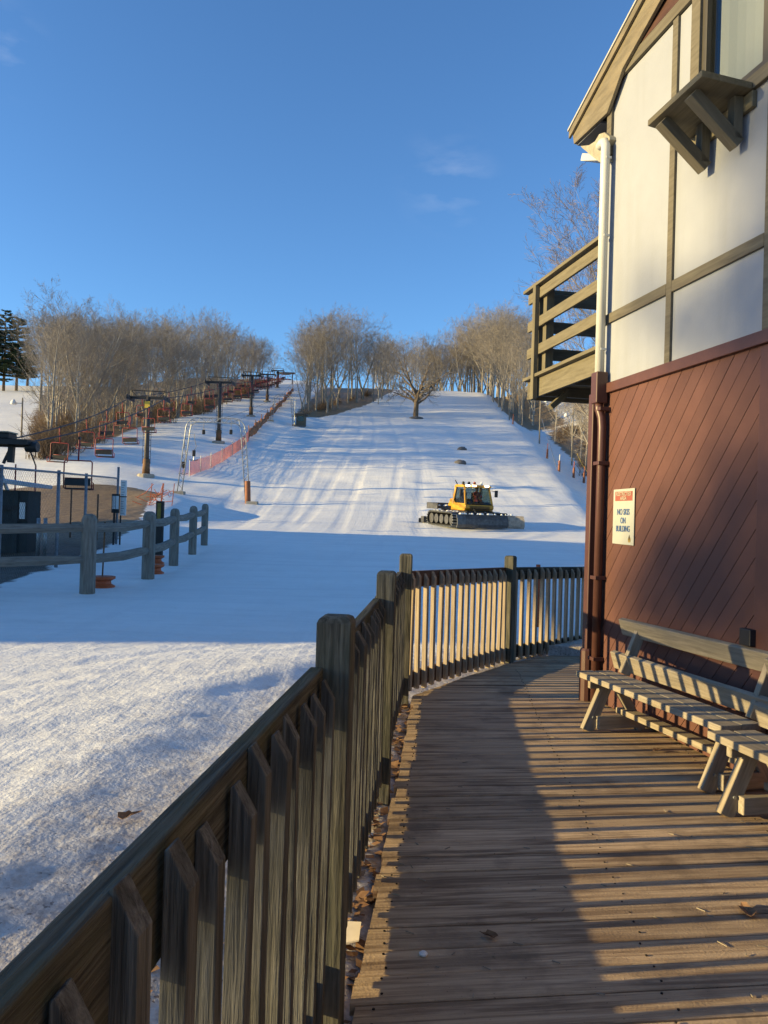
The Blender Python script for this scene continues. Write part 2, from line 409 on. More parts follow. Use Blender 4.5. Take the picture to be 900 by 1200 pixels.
M['roofing'] = paint('asphalt_shingle', (.07, .065, .06), .9, 0, .3, 20, .3)
M['soffit'] = paint('grey_soffit', (.10, .105, .12), .8)
M['whiteedge'] = paint('white_drip_edge', (.40, .38, .34), .5)
M['signface'] = paint('sign_face', (.34, .345, .31), .5, 0, .05, 6)
M['signred'] = paint('sign_red', (.26, .075, .05), .5)
M['signcream'] = paint('sign_cream_letters', (.36, .29, .22), .5)
M['signblue'] = paint('sign_blue_letters', (.06, .11, .24), .5)
M['signyellow'] = paint('sign_emblem_yellow', (.27, .20, .06), .5)
M['signdark'] = paint('sign_emblem_dark', (.07, .055, .03), .5)
M['blacksteel'] = paint('black_steel', (.022, .022, .024), .5, .3, .3, 5)
M['darksteel'] = paint('dark_painted_steel', (.035, .035, .038), .5, .2, .3, 6)
M['tower'] = paint('tower_steel', (.075, .065, .058), .55, .3, .35, 4)
M['rust'] = paint('rusty_steel', (.16, .085, .04), .75, .1, .35, 6)
M['galv'] = paint('galvanised_steel', (.33, .34, .34), .45, .6, .25, 8)
M['galvd'] = paint('dull_galvanised_pipe', (.20, .215, .235), .5, .4, .25, 8)
M['redchair'] = paint('red_chair_frame', (.27, .028, .026), .5, 0, .25, 10)
M['seatblack'] = paint('black_chair_seat', (.022, .025, .026), .6, 0, .2, 8)
M['concrete'] = paint('concrete', (.33, .29, .23), .9, 0, .25, 6, .3)
M['orange'] = paint('orange_plastic', (.42, .10, .035), .6, 0, .2, 8)
M['orangepad'] = paint('orange_pad', (.26, .095, .045), .7, 0, .25, 6)
M['pinknet'] = paint('pink_safety_net', (.78, .27, .20), .7, 0, .2, 3)
M['brownnet'] = paint('rolled_orange_net', (.33, .14, .065), .8, 0, .4, 2)
M['yellow'] = paint('groomer_yellow', (.50, .25, .022), .45, 0, .22, 3)
M['rubber'] = paint('black_rubber', (.02, .02, .02), .8, 0, .3, 12)
M['blade'] = paint('grey_blade_steel', (.085, .085, .09), .5, .3, .5, 5)
M['bladetan'] = paint('snowy_blade_wing', (.30, .26, .21), .7, 0, .4, 5)
M['shedgreen'] = paint('dark_green_shed', (.03, .038, .036), .75, 0, .25, 5)
M['shedroof'] = paint('pale_metal_roof', (.36, .40, .45), .5, .2, .2, 5)
M['whiteboard'] = paint('white_board', (.70, .70, .68), .6, 0, .1, 5)
M['lettergrey'] = paint('grey_lettering', (.30, .31, .33), .6)
M['yellowpost'] = paint('yellow_black_post', (.22, .16, .03), .7, 0, .4, 5)
M['blackpost'] = paint('black_post', (.03, .028, .025), .8)
M['paper'] = paint('pale_scrap', (.50, .43, .34), .8, 0, .15, 9)
M['redjacket'] = paint('red_jacket', (.45, .05, .04), .8)
M['skin'] = paint('skin', (.50, .30, .22), .6)
M['polewood'] = wood('pole_wood', (.17, .14, .10), (.36, .31, .24), .85, 20, (.3, .7), None, 0, .4, .004)
M['clod'] = paint('dark_clod', (.13, .12, .115), .9, 0, .3, 4)
M['strap'] = paint('yellow_plate', (.60, .42, .05), .6)
def emit(name, col, s):
    m, nt, b = newmat(name); b.inputs['Emission Color'].default_value = (*col, 1); b.inputs['Emission Strength'].default_value = s
    b.inputs['Base Color'].default_value = (*col, 1); return m
M['headlamp'] = emit('lit_headlamp', (1.0, .80, .42), 6)
def glassm(name, tint, rough=.03):
    m, nt, b = newmat(name); nt.nodes.remove(b); out = nt.nodes['Material Output']
    tr = nd(nt, 'ShaderNodeBsdfTransparent'); tr.inputs[0].default_value = (*tint, 1); gl = nd(nt, 'ShaderNodeBsdfGlossy'); gl.inputs['Roughness'].default_value = rough
    lw = nd(nt, 'ShaderNodeLayerWeight'); pw = nd(nt, 'ShaderNodeMath', operation='POWER'); nt.links.new(lw.outputs['Facing'], pw.inputs[0]); pw.inputs[1].default_value = 4
    fr = nd(nt, 'ShaderNodeMath', operation='MULTIPLY_ADD'); nt.links.new(pw.outputs[0], fr.inputs[0]); fr.inputs[1].default_value = .4; fr.inputs[2].default_value = .05; mx = nd(nt, 'ShaderNodeMixShader')
    nt.links.new(fr.outputs[0], mx.inputs[0]); nt.links.new(tr.outputs[0], mx.inputs[1]); nt.links.new(gl.outputs[0], mx.inputs[2]); nt.links.new(mx.outputs[0], out.inputs[0]); return m
M['glass'] = glassm('window_glass', (.84, .86, .85))
M['cabglass'] = glassm('cab_glass', (.55, .63, .63))
def blindmat():
    m, nt, b = newmat('vertical_blind'); geo = nd(nt, 'ShaderNodeNewGeometry')
    nt.links.new(ramp(nt, geo.outputs['Random Per Island'], [(0, (.19, .20, .20)), (1, (.34, .345, .35))]), b.inputs['Base Color']); b.inputs['Roughness'].default_value = .8; return m
M['blind'] = blindmat()
M['frame'] = paint('bronze_window_frame', (.06, .052, .04), .5, .2)

# ================================================================== GROUND
WOODS = [(-25.5, 66), (-29, 62), (-51, 112), (-65, 146), (-90, 205), (-30, 205), (-26.5, 140), (-25.5, 96)]
GRASS = [(-6.2, 9.0), (-6.7, 13.2), (-7.4, 18), (-8.5, 24.6), (-9.4, 27), (-10.6, 33), (-12.2, 40), (-12.6, 44), (-13.6, 47.5), (-16, 49), (-22, 50.5), (-60, 52), (-60, 9)]
CENTREW = [(-14, 112), (-10, 115), (-3, 140), (2, 165), (-4, 175), (-14, 160)]
def masks(x, y):
    e = 0.0
    if x < -5 and 5 < y < 60:
        d = polyd(x, y, GRASS, True); ins = inpoly(x, y, GRASS)
        e = max(e, sm(-.9, .9, d if ins else -d))
    if y > 60:
        for P, s in ((WOODS, 2.5), (CENTREW, 2.0)):
            d = polyd(x, y, P, True); ins = inpoly(x, y, P); e = max(e, sm(-s, s, d if ins else -d) * .98)
    if y > 40:
        d = x - tab(XE, y)
        if d > 0:
            a = sm(3.0, 6.5, d) * sm(19, 14, d) * .95 * sm(135, 100, y)
            a = max(a, sm(.5, 2.5, d) * sm(5, 3, d) * sm(50, 47, y) * sm(42, 46, y))
            e = max(e, a)
            e = max(e, sm(0, 3, d) * sm(12, 8, d) * sm(112, 125, y) * sm(195, 180, y) * .9)
    dirt = 0.0
    if -10 < y < 12 and -7 < x < 6:
        fx = fence_x(y) if y < 6.4 else .2 + (y - 6.4) * .75
        d = fx - x
        dirt = sm(1.6, .35, d) * .85 * sm(11, 8, y) if d > -1 else .9
        if d < .35: dirt = max(dirt, .8)
        dirt = max(dirt, sm(2.3, .9, d) * .72 * sm(7.5, 2.6, y) if d > 0 else 0)
    return e, dirt
def build_ground():
    ys = []; y = -60.0
    while y < -4: ys.append(y); y += 4.0
    y = -3.5
    while y < 1: ys.append(y); y += .15
    while y < 11: ys.append(y); y += .055
    while y < 430: ys.append(y); y += .055 + (y - 11) * .011
    xs = []; x = -9.0
    while x < 1.0: xs.append(x); x += .065
    s = .065; x = xs[-1]
    while x < 320: s *= 1.055; x += min(s, 9); xs.append(x)
    s = .065; x = xs[0]; L = []
    while x > -320:
        s *= 1.045; x -= min(s, 9); L.append(x)
    xs = L[::-1] + xs
    nx = len(xs); V = []; E = []; D = []
    for y in ys:
        for x in xs:
            z = T(x, y); e, d = masks(x, y)
            if y < 14 and -12 < x < 4 and y > -3:
                k = sm(14, 8, y)
                # lumpy melted crust, ridges dragged along the walkway direction
                a = nz(x * 7, y * 5, 1) * .0055 + nz(x * 15, y * 13, 5) * .005 + nz(x * 2.2, y * 1.7, 9) * .003
                t = x * .81 - y * .59
                l = y * .81 + x * .59; a += nz(t * 2.6, l * .22, 4) * .014 + nz(t * 7.5, l * .5, 6) * .008
                z += a * k * (1.0 + .25 * d)
            if e > .5: z += .06 * nz(x * 1.7, y * 1.7, 2)
            # packed tracks of the grooming machine
            if 30 < y < 150 and -14 < x < 14:
                for cx, ph in ((-9.5, 0.0), (-6.2, 1.0), (-2.7, 2.1), (1.6, 3.0), (7.5, 4.4)):
                    c = cx + .8 * math.sin(y * .06 + ph) + (cx * .0035) * (y - 60)
                    for o in (-1.0, 1.0):
                        q = abs(x - c - o)
                        if q < .5: z -= .022 * sm(.5, .1, q) * sm(30, 40, y) * sm(150, 110, y)
            V.append((x, y, z)); E.append(e); D.append(d)
    F = []
    for j in range(len(ys) - 1):
        for i in range(nx - 1):
            a = j * nx + i; F.append((a, a + 1, a + nx + 1, a + nx))
    me = bpy.data.meshes.new('snow_ground'); me.from_pydata(V, [], F)
    for nme, A in (('earth', E), ('dirt', D)):
        at = me.attributes.new(nme, 'FLOAT', 'POINT'); at.data.foreach_set('value', A)
    me.polygons.foreach_set('use_smooth', [True] * len(me.polygons))
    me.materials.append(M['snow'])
    o = bpy.data.objects.new('snow_ground', me); COL.objects.link(o); o['kind'] = 'structure'
build_ground()

# ================================================================== BOARDWALK
PD = Vector((math.cos(R(7.3)), math.sin(R(7.3)), 0)); PN = Vector((-PD.y, PD.x, 0))
def clip(poly, n, c):
    out = []
    for i in range(len(poly)):
        a = poly[i]; b = poly[(i + 1) % len(poly)]
        da = a[0] * n[0] + a[1] * n[1] - c; db = b[0] * n[0] + b[1] * n[1] - c
        if da >= 0: out.append(a)
        if (da >= 0) != (db >= 0):
            t = da / (da - db); out.append((a[0] + (b[0] - a[0]) * t, a[1] + (b[1] - a[1]) * t))
    return out
DECK = [(-.44, -3.0), (-.055, 2.3), (.30, 6.52), (1.42, 8.33), (2.80, 9.86), (5.2, 12.4), (8.5, 10.5), (8.5, -3.0)]
def dzone(p): return -.07 * sm(6.6, 10, p[1])
def build_deck():
    mb = MB(); k = -4.0
    while k < 14:
        w = .138 + rnd.uniform(-.002, .002)
        P = clip(clip(DECK, (PN.x, PN.y), k), (-PN.x, -PN.y), -(k + w))
        if len(P) > 2:
            dz = rnd.uniform(-.003, .003); jit = rnd.uniform(-.014, .014)
            P = [(a + PD.x * jit, b + PD.y * jit) for a, b in P]
            o = (rnd.uniform(-40, 40), rnd.uniform(-40, 40))
            n = len(P); vs = []; gs = []
            for z in (-.035, -.004, 0):
                ins = .004 if z == 0 else 0
                cx = sum(p[0] for p in P) / n; cy = sum(p[1] for p in P) / n
                for p in P:
                    pv = Vector((p[0], p[1], 0)); a = pv.dot(PD); b2 = pv.dot(PN)
                    sgn = 1 if b2 < k + w / 2 else -1
                    q = pv + PN * sgn * ins
                    vs.append((q.x, q.y, z + dz + dzone(p))); gs.append((a + o[0], b2 + o[1], z))
            fs = [tuple(range(n - 1, -1, -1)), tuple(range(2 * n, 3 * n))]
            for l in range(2):
                fs += [(l * n + i, l * n + (i + 1) % n, (l + 1) * n + (i + 1) % n, (l + 1) * n + i) for i in range(n)]
            mb._add(vs, fs, gs)
        k += w + rnd.uniform(.005, .008)
    o = mb.build('boardwalk', M['deck']); o['kind'] = 'structure'
    # near-black slab under the boards, its colour stands in for shade in the gaps
    mb = MB()
    mb.prism([(x * .985 + .06, y) for x, y in DECK], lambda a, b, t: (a, b, t), -.20, -.075)
    mb.build('boardwalk_base', M['gap'])['kind'] = 'structure'
build_deck()
mb = MB(); k = -4.0
rq = random.Random(2)
for i in range(44):
    b0 = 1.3 + i * .1445
    for e in (.07, 1.0, 1.9, 2.8):
        for q in (-.04, .04):
            ex = -.055 + (b0 - 2.3) * .084 + e + rq.uniform(-.012, .012); p = Vector((ex, b0 + ex * .128 + q + rq.uniform(-.006, .006), 0))
            mb.lathe((p.x, p.y, 0), [(.0045, .0005), (.0045, .0042), (.002, .0044)], 6)
tag(mb.build('nail_heads', M['gap']), kind='stuff')

# ================================================================== WALKWAY RAILING
def make_picket():
    mb = MB(); o = rnd.uniform(-9, 9)
    w = .019
    top_hi, top_lo = 1.04, .985
    P = [(-w, .03), (w, .03), (w, top_lo), (-w + .006, top_hi), (-w, top_hi - .004)]
    mb.prism(P, lambda a, b, t: (a, t, b), -w, w)
    mb.g = [(b[2] + o, b[0], b[1]) for b in mb.v]
    return mb
picket_proto = None
PALE = {}
def pale_mesh(me, pm):
    if pm not in PALE: PALE[pm] = me.copy(); PALE[pm].materials.clear(); PALE[pm].materials.append(M[pm])
    return PALE[pm]
def railing(label, a, b, za=0.0, zb=0.0, railm='railwood', start=True, end=True, hp=1.2, rh=.14, pm='picket'):
    global picket_proto
    a = Vector((a[0], a[1], za)); b = Vector((b[0], b[1], zb)); d = (b - a); L = d.length; dn = d.normalized()
    dh = Vector((d.x, d.y, 0)).normalized(); rt = Vector((dh.y, -dh.x, 0))      # rt points to the walkway side
    t = thing('picket_railing', a, label, 'railing', None)
    def post(p, nm, h):
        mb = MB(); s = .052
        prof = [(s, -.25), (s, h - .02), (s - .006, h - .006), (s - .02, h)]
        vs = []; gs = []; n = 4; oo = rnd.uniform(-20, 20)
        for r, z in prof:
            for sx, sy in ((-1, -1), (1, -1), (1, 1), (-1, 1)):
                q = p + rt * (sx * r) + dh * (sy * r) + Vector((0, 0, z)); vs.append(q); gs.append((z + oo, sx * r, sy * r))
        fs = [(3, 2, 1, 0), (12, 13, 14, 15)] + [(l * 4 + i, l * 4 + (i + 1) % 4, l * 4 + 4 + (i + 1) % 4, l * 4 + 4 + i) for l in range(3) for i in range(4)]
        mb._add(vs, fs, gs); return mb.build('post', M['post'], t, .004)
    if start: post(a, 'post', hp)
    if end: post(b, 'post', hp)
    e = dn * .045
    off = -rt * .048
    MB().beam(a + e + off + Vector((0, 0, 1.05 - rh / 2)), b - e + off + Vector((0, 0, 1.05 - rh / 2)), .04, rh).build('top_rail', M[railm], t, .005)
    MB().beam(a + e + off + Vector((0, 0, .115)), b - e + off + Vector((0, 0, .115)), .04, .14).build('bottom_rail', M[railm], t, .005)
    n = max(2, int(round((L - .1) / .143)))
    ang = math.atan2(dh.y, dh.x) - math.pi / 2
    for i in range(n):
        s = (i + .5) / n * (L - .1) + .05
        p = a + dn * s - rt * .006
        if picket_proto is None:
            picket_proto = make_picket().build('picket', M['picket'], None, .002)
            o = picket_proto
        else:
            o = picket_proto.copy(); COL.objects.link(o)
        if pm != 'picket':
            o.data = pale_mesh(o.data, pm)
        o.parent = t; o.location = p - a + Vector((0, 0, rnd.uniform(-.012, .012)))
        o.rotation_euler = (rnd.uniform(-.008, .008), rnd.uniform(-.008, .008), ang + rnd.uniform(-.05, .05))
        o.scale = (rnd.uniform(.95, 1.05), rnd.uniform(.95, 1.05), rnd.uniform(.985, 1.01))
    return t
fp = lambda y: (fence_x(y), y)
railing('long weathered grey picket railing nearest the viewer, left of the boardwalk', (fence_x(.2) - .035, .2), fp(2.32), .008, 0, railm='mossrail', start=True, end=True, rh=.165)
railing('weathered picket railing between the two dark square posts along the boardwalk edge', fp(2.32), fp(4.30), start=False, end=True, rh=.125)
railing('short run of picket railing reaching the pale corner post where the boardwalk turns', fp(4.30), fp(6.42), start=False, end=True, hp=1.2, rh=.125)
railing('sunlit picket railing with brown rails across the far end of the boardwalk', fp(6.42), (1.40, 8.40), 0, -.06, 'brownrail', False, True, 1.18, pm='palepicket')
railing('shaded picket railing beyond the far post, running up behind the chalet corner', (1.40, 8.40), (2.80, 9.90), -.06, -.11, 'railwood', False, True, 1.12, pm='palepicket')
railing('picket railing along the boardwalk beside and behind the viewer', fp(-2.6), fp(.2), start=True, end=False)

# ================================================================== CHALET (right)
C0 = Vector((1.80, 6.60, 0)); U = Vector((.198, -.980, 0)).normalized(); N = Vector((U.y, -U.x, 0))
if N.x > 0: N = -N
def W(s, z, off=0.0): return C0 + U * s + N * off + Vector((0, 0, z))
WN = Vector((-N.x, -N.y, 0))
chalet = thing('chalet', C0, 'half timbered chalet with cream stucco above diagonal red brown siding', 'building')
SEND = 11.5; DEPTH = 9.0
# body behind the cladding
mb = MB()
for (a0, b0, z1) in ((.12, 1.38, 5.2), (1.38, 3.14, 4.22), (3.14, SEND, 5.2)): mb.prism([(a0, -.1), (b0, -.1), (b0, z1), (a0, z1)], lambda a, b, t: W(a, b, t), -.051, -.13)
mb.prism([(-DEPTH, -.1), (-.13, -.1), (-.13, 5.2), (-DEPTH, 5.2)], lambda a, b, t: W(t, b, a), .12, .22)
mb.prism([(-DEPTH, -.1), (-.13, -.1), (-.13, 5.2), (-DEPTH, 5.2)], lambda a, b, t: W(t, b, a), SEND - .1, SEND)
mb.build('wall', M['stucco'], chalet)
# stucco panel wall with the window opening left free
win_s0, win_s1, win_z0, win_z1 = 1.42, 3.10, 4.26, 5.60
def gable_top(s): return 5.2 + .36 * s if s < 5.7 else 5.2 + .36 * (11.4 - s)
mb = MB()
for (a, b, c, d) in ((.10, win_s0, 2.6, 5.16), (win_s0, win_s1, 2.6, win_z0), (win_s1, SEND, 2.6, 5.16)):
    mb.prism([(a, c), (b, c), (b, d), (a, d)], lambda p, q, t: W(p, q, t), -.05, 0)
mb.build('stucco_wall', M['stucco'], chalet)
# diagonal siding, boards at about 45 degrees
def clip_rect(poly, x0, x1, y0, y1):
    for n, c in (((1, 0), x0), ((-1, 0), -x1), ((0, 1), y0), ((0, -1), -y1)): poly = clip(poly, n, c) if poly else poly
    return poly
def diag(s0, s1, z0, z1, sgn, ang=50.0):
    mb = MB(); dx, dy = math.cos(R(ang)), math.sin(R(ang)); bw = .110
    px, py = -dy, dx
    k = -60
    while k < 90:
        base = k * bw
        P = []
        for (l, q) in ((-15, base), (15, base), (15, base + bw - .0045), (-15, base + bw - .0045)):
            P.append((s0 + sgn * (l * dx + q * px) + (0 if sgn > 0 else 0), z0 + l * dy + q * py))
        P = clip_rect(P, s0, s1, z0, z1)
        if len(P) > 2: mb.prism(P, lambda a, b, t: W(a, b, t), -.04, rnd.uniform(-.001, .001))
        k += 1
    return mb.build('siding_wall', M['siding'], chalet)
diag(.12, 2.08, .02, 2.585, 1)
diag(2.22, 4.30, .02, 2.585, -1)
diag(4.42, SEND, .02, 2.585, 1)
MB().prism([(.10, 0), (SEND, 0), (SEND, 2.6), (.10, 2.6)], lambda a, b, t: W(a, b, t), -.05, -.043).build('siding_backing', M['redtrim'], chalet)
def plank(name, s0, z0, s1, z1, mat, t0=.002, t1=.022, bevel=.003):
    return MB().prism([(s0, z0), (s1, z0), (s1, z1), (s0, z1)], lambda a, b, t: W(a, b, t), t0, t1).build(name, M[mat], chalet, bevel)
plank('siding_seam_board', 2.085, .02, 2.215, 2.583, 'redtrim', -.03, .006)
plank('siding_seam_board', 4.305, .02, 4.415, 2.583, 'redtrim', -.03, .006)
plank('base_board', .12, 2.586, SEND, 2.665, 'redtrim', -.03, .035)
for s in (1.06, 2.10, 3.12, 4.30, 5.5, 6.7, 8.0, 9.3):
    top = 5.16 if not (win_s0 - .05 < s < win_s1 + .05) else win_z0 - .05
    plank('timber_post', s + .01, 2.668, s + .077, top, 'timber')
segs = [0.10, 1.06, 2.10, 3.12, 4.30, 5.5, 6.7, 8.0, 9.3, SEND]
for a, b in zip(segs, segs[1:]):
    plank('timber_rail', a + (.080 if a > .2 else 0), 3.17, b + .007, 3.25, 'timber')
plank('timber_rail', .10, 5.165, win_s0 - .10, 5.258, 'timber', .002, .03)
plank('timber_rail', win_s1 + .10, 5.165, SEND, 5.258, 'timber', .002, .03)
plank('timber_post', .098, 4.60, .175, 5.16, 'timber', .002, .026)
# brown lap boards in the gable
mb = MB(); z = 5.261
while z < 7.6:
    s_lo = max(.02, (z - 5.16) / .36); s_hi = SEND - max(.02, (z - 5.16) / .36)
    for a, b in (((s_lo, win_s0 - .1), (win_s1 + .1, s_hi)) if z < win_z1 + .05 else ((s_lo, s_hi),)):
        if b - a > .05:
            mb._add([W(a, z, .028), W(b, z, .028), W(b, z + .15, .010), W(a, z + .15, .010), W(a, z, -.02), W(b, z, -.02), W(b, z + .15, -.02), W(a, z + .15, -.02)],
                    [(0, 1, 2, 3), (4, 7, 6, 5), (0, 4, 5, 1), (3, 2, 6, 7), (0, 3, 7, 4), (1, 5, 6, 2)],
                    [(a + z * 7, 0, 0), (b + z * 7, 0, 0), (b + z * 7, .15, 0), (a + z * 7, .15, 0)] * 2)
    z += .15
mb.build('gable_boarding', M['brownboard'], chalet)
# roof slabs and rake boards
mb = MB()
ridge_s = SEND / 2; rz = 5.14 + .36 * (ridge_s + .52)
mb.prism([(-.52, 5.14), (ridge_s, rz), (SEND + .52, 5.14), (SEND + .52, 5.06), (ridge_s, rz - .09), (-.52, 5.06)], lambda a, b, t: W(a, b, t), -DEPTH - .3, .012)
mb.build('roof', M['roofing'], chalet)
mb = MB()
mb.prism([(-.50, 5.085), (-.47, 4.985), (.16, 4.95), (.41, 5.185), (ridge_s, 5.185 + .36 * (ridge_s - .41)), (ridge_s, rz - .075)], lambda a, b, t: W(a, b, t), .032, .062)
mb.build('fascia_board', M['fascia'], chalet, .003)
mb = MB()
mb.prism([(-.53, 5.06), (ridge_s, rz - .07), (ridge_s, rz - .005), (-.53, 5.125)], lambda a, b, t: W(a, b, t), .066, .088)
mb.build('rake_trim', M['fascia'], chalet, .003)
mb = MB()
mb.prism([(-.54, 5.13), (ridge_s, rz), (ridge_s, rz + .018), (-.54, 5.15)], lambda a, b, t: W(a, b, t), .02, .096)
mb.build('drip_edge', M['whiteedge'], chalet)
mb = MB(); mb.prism([(-.46, 4.97), (-.005, 4.955), (-.005, 4.975), (-.46, 5.00)], lambda a, b, t: W(a, b, t), -DEPTH, .030)
mb.prism([(-.50, 5.0), (-.47, 4.98), (-.47, 5.06), (-.50, 5.06)], lambda a, b, t: W(a, b, t), -DEPTH, .030)
mb.build('soffit', M['soffit'], chalet)
# old gutter end and the white spout
def wallpt(u, v, off):
    r = ray(u, v); o = C0 + N * off; t = N.dot(o - EYE - Vector((0, 0, -EYE.z))) / N.dot(r); q = EYE + r * t; return ((q - o).dot(U), q.z)
mb = MB(); prof = [wallpt(a, b, .06) for a, b in ((680, 171), (690, 170), (697, 165.5), (702, 157), (708, 155), (714, 160), (714.5, 163), (710, 172), (709, 183), (711, 189), (702, 190), (682, 173.5))]
mb.prism(prof, lambda a, b, t: W(a, b, t), -.04, .06)
mb.build('gutter_end', M['gutterold'], chalet, .004)
MB().prism([wallpt(a, b, -.10) for a, b in ((680, 188.5), (700, 188), (700, 180), (682, 179.5))], lambda a, b, t: W(a, b, t), -.3, -.10).build('gutter', M['whitepipe'], chalet, .006)
MB().prism([(.03, 4.64), (.06, 4.64), (.06, 4.80), (.03, 4.80)], lambda a, b, t: W(a, b, t), .0, .05).build('gutter_bracket', M['gap'], chalet)
# white downspout (upper), brown square + round downspouts (lower)
def bend(pts, n=6):
    return pts
ds = .185
mb = MB(); pts = [W(ds - .11, 4.70, .075), W(ds - .06, 4.715, .075), W(ds - .02, 4.70, .075), W(ds, 4.66, .075), W(ds, 4.58, .075), W(ds, 2.66, .075)]
mb.tube(pts, .038, 14); mb.build('downspout', M['whitepipe'], chalet, 0, True)
mb = MB(); mb.beam(W(0.055, -.05, .045), W(0.055, 2.60, .045), .085, .07, N); mb.build('downspout', M['redpipe'], chalet, .008)
mb = MB(); mb.beam(W(0.180, 2.50, .07), W(0.180, 2.76, .07), .11, .10, N); hb = mb.build('downspout_head', M['redpipe'], chalet, .008)
mb = MB(); mb.tube([W(0.180, 2.52, .07), W(0.185, 2.46, .07), W(0.205, 2.38, .055), W(0.210, 2.30, .05), W(0.210, .02, .05)], .036, 12); mb.build('downspout', M['redpipe'], chalet, 0, True)
mb = MB(); mb.tube([W(0.055, .0, .05), W(0.055, .42, .05), W(0.055, .44, .05)], [.062, .062, .05], 12); mb.build('downspout_boot', M['redpipe'], chalet, 0, False)
for z in (.38, 1.05, 2.0, 2.45): MB().beam(W(0.160, z, .05), W(0.260, z, .05), .095, .03).build('pipe_strap', M['redpipe'], chalet, .003)
for z in (2.95, 3.9, 4.55): MB().beam(W(0.135, z, .062), W(0.225, z, .062), .05, .018).build('pipe_strap', M['whitepipe'], chalet, .002)
# window: frame, panes, blinds
wt = chalet
fr = MB()
for (a, b, c, d) in ((win_s0 - .1, win_s0, win_z0 - .09, win_z1 + .1), (win_s1, win_s1 + .1, win_z0 - .09, win_z1 + .1)):
    fr.prism([(a, c), (b, c), (b, d), (a, d)], lambda p, q, t: W(p, q, t), .002, .034)
for (c, d) in ((win_z0 - .09, win_z0 - .002), (win_z1 + .002, win_z1 + .1)):
    fr.prism([(win_s0 + .002, c), (win_s1 - .002, c), (win_s1 - .002, d), (win_s0 + .002, d)], lambda p, q, t: W(p, q, t), .002, .034)
window = fr.build('window', M['timber'], chalet, .003)
mb = MB()
for (a, b) in ((win_s0, win_s0 + .05), (win_s0 + .62, win_s0 + .70), (win_s1 - .05, win_s1)):
    mb.prism([(a, win_z0), (b, win_z0), (b, win_z1), (a, win_z1)], lambda p, q, t: W(p, q, t), -.06, .012)
for (c, d) in ((win_z0, win_z0 + .05), (win_z1 - .05, win_z1)):
    mb.prism([(win_s0 + .052, c), (win_s1 - .052, c), (win_s1 - .052, d), (win_s0 + .052, d)], lambda p, q, t: W(p, q, t), -.06, .010)
mb.build('window_frame', M['frame'], window, .003)
for a, b in ((win_s0 + .05, win_s0 + .62), (win_s0 + .70, win_s1 - .05)):
    MB().prism([(a, win_z0 + .05), (b, win_z0 + .05), (b, win_z1 - .05), (a, win_z1 - .05)], lambda p, q, t: W(p, q, t), -.030, -.022).build('pane', M['glass'], window)
mb = MB(); s = win_s0 + .06
while s < win_s1 - .05:
    mb._add([W(s, win_z0 - .05, -.088), W(s + .080, win_z0 - .05, -.104), W(s + .080, win_z1 + .05, -.104), W(s, win_z1 + .05, -.088)], [(0, 1, 2, 3)])
    s += .088
mb.build('vertical_blind', M['blind'], window, 0, False, False)
MB().prism([(win_s0 - .1, win_z0 - .1), (win_s1 + .1, win_z0 - .1), (win_s1 + .1, win_z1 + .1), (win_s0 - .1, win_z1 + .1)], lambda p, q, t: W(p, q, t), -.6, -.55).build('room_backing', M['gap'], window)
# flower shelf under the window
sh = MB(); sh.prism([(1.34, .0), (1.99, .0), (2.03, .37), (1.43, .37)], lambda p, q, t: W(p, t, q + .036), 4.165, 4.205)
shelf = sh.build('flower_shelf', M['balcony'], chalet, .004)
for s in (1.50, 1.83):
    mb = MB()
    mb.beam(W(s + .04, 3.90, .036 + .03), W(s + .04, 4.163, .036 + .03), .075, .06, N)
    mb.beam(W(s + .04, 3.875, .045), W(s + .04, 4.15, .37), .075, .075, N)
    mb.build('bracket', M['timber'], shelf, .003)
MB().prism([(1.34, 4.06), (1.99, 4.06), (1.99, 4.16), (1.34, 4.16)], lambda p, q, t: W(p, q, t), .003, .035).build('ledger_board', M['balcony'], shelf, .003)
# balcony beyond the far corner
BO = -.2
balc = MB(); S0, S1 = -1.95, .07
balc.prism([(S0, BO), (S1, BO), (S1, -4.0), (S0, -4.0)], lambda p, q, t: W(p, t, q), 2.98, 3.03)
balcony = balc.build('balcony', M['balcony'], chalet)
def bbeam(name, p, q, w, h, mat='balcony', up=(0, 0, 1)): return MB().beam(p, q, w, h, up).build(name, M[mat], balcony, .004)
bbeam('rim_board', W(S0, 2.955, BO + .02), W(S1, 2.955, BO + .02), .035, .20)
bbeam('rim_board', W(S0 - .02, 2.955, BO + .04), W(S0 - .02, 2.955, -4.0), .035, .20)
bbeam('deck_edge', W(S0 - .06, 3.075, BO + .03), W(S1, 3.075, BO + .03), .13, .035)
bbeam('top_rail', W(S0 - .10, 4.065, BO + .02), W(S1, 4.065, BO + .02), .16, .035)
bbeam('top_rail', W(S0 - .02, 4.066, BO - .06), W(S0 - .02, 4.066, -4.0), .16, .035)
for z in (3.97, 3.66, 3.36):
    bbeam('side_rail', W(S0 - .04, z, BO + .045), W(S1, z, BO + .045), .03, .11)
    bbeam('end_rail', W(S0 + .06, z, BO - .0), W(S0 + .06, z, -4.0), .03, .13)
for s in (-1.70,):
    bbeam('post', W(s, 2.82, BO + .085), W(s, 4.045, BO + .085), .075, .05, 'balcony', N)
    bbeam('post', W(s + .08, 3.095, BO - .03), W(s + .08, 4.045, BO - .03), .09, .09, 'balcony', N)
bbeam('post', W(S0 + .0, 3.095, BO - .02), W(S0 + .0, 4.045, BO - .02), .07, .05, 'balcony', N)
bbeam('post', W(S0 + .13, 3.095, BO - .02), W(S0 + .13, 4.045, BO - .02), .04, .05, 'balcony', N)
for o in (-1.3, -2.6, -3.9): bbeam('post', W(S0, 3.095, o), W(S0, 4.045, o), .09, .09, 'balcony', N)
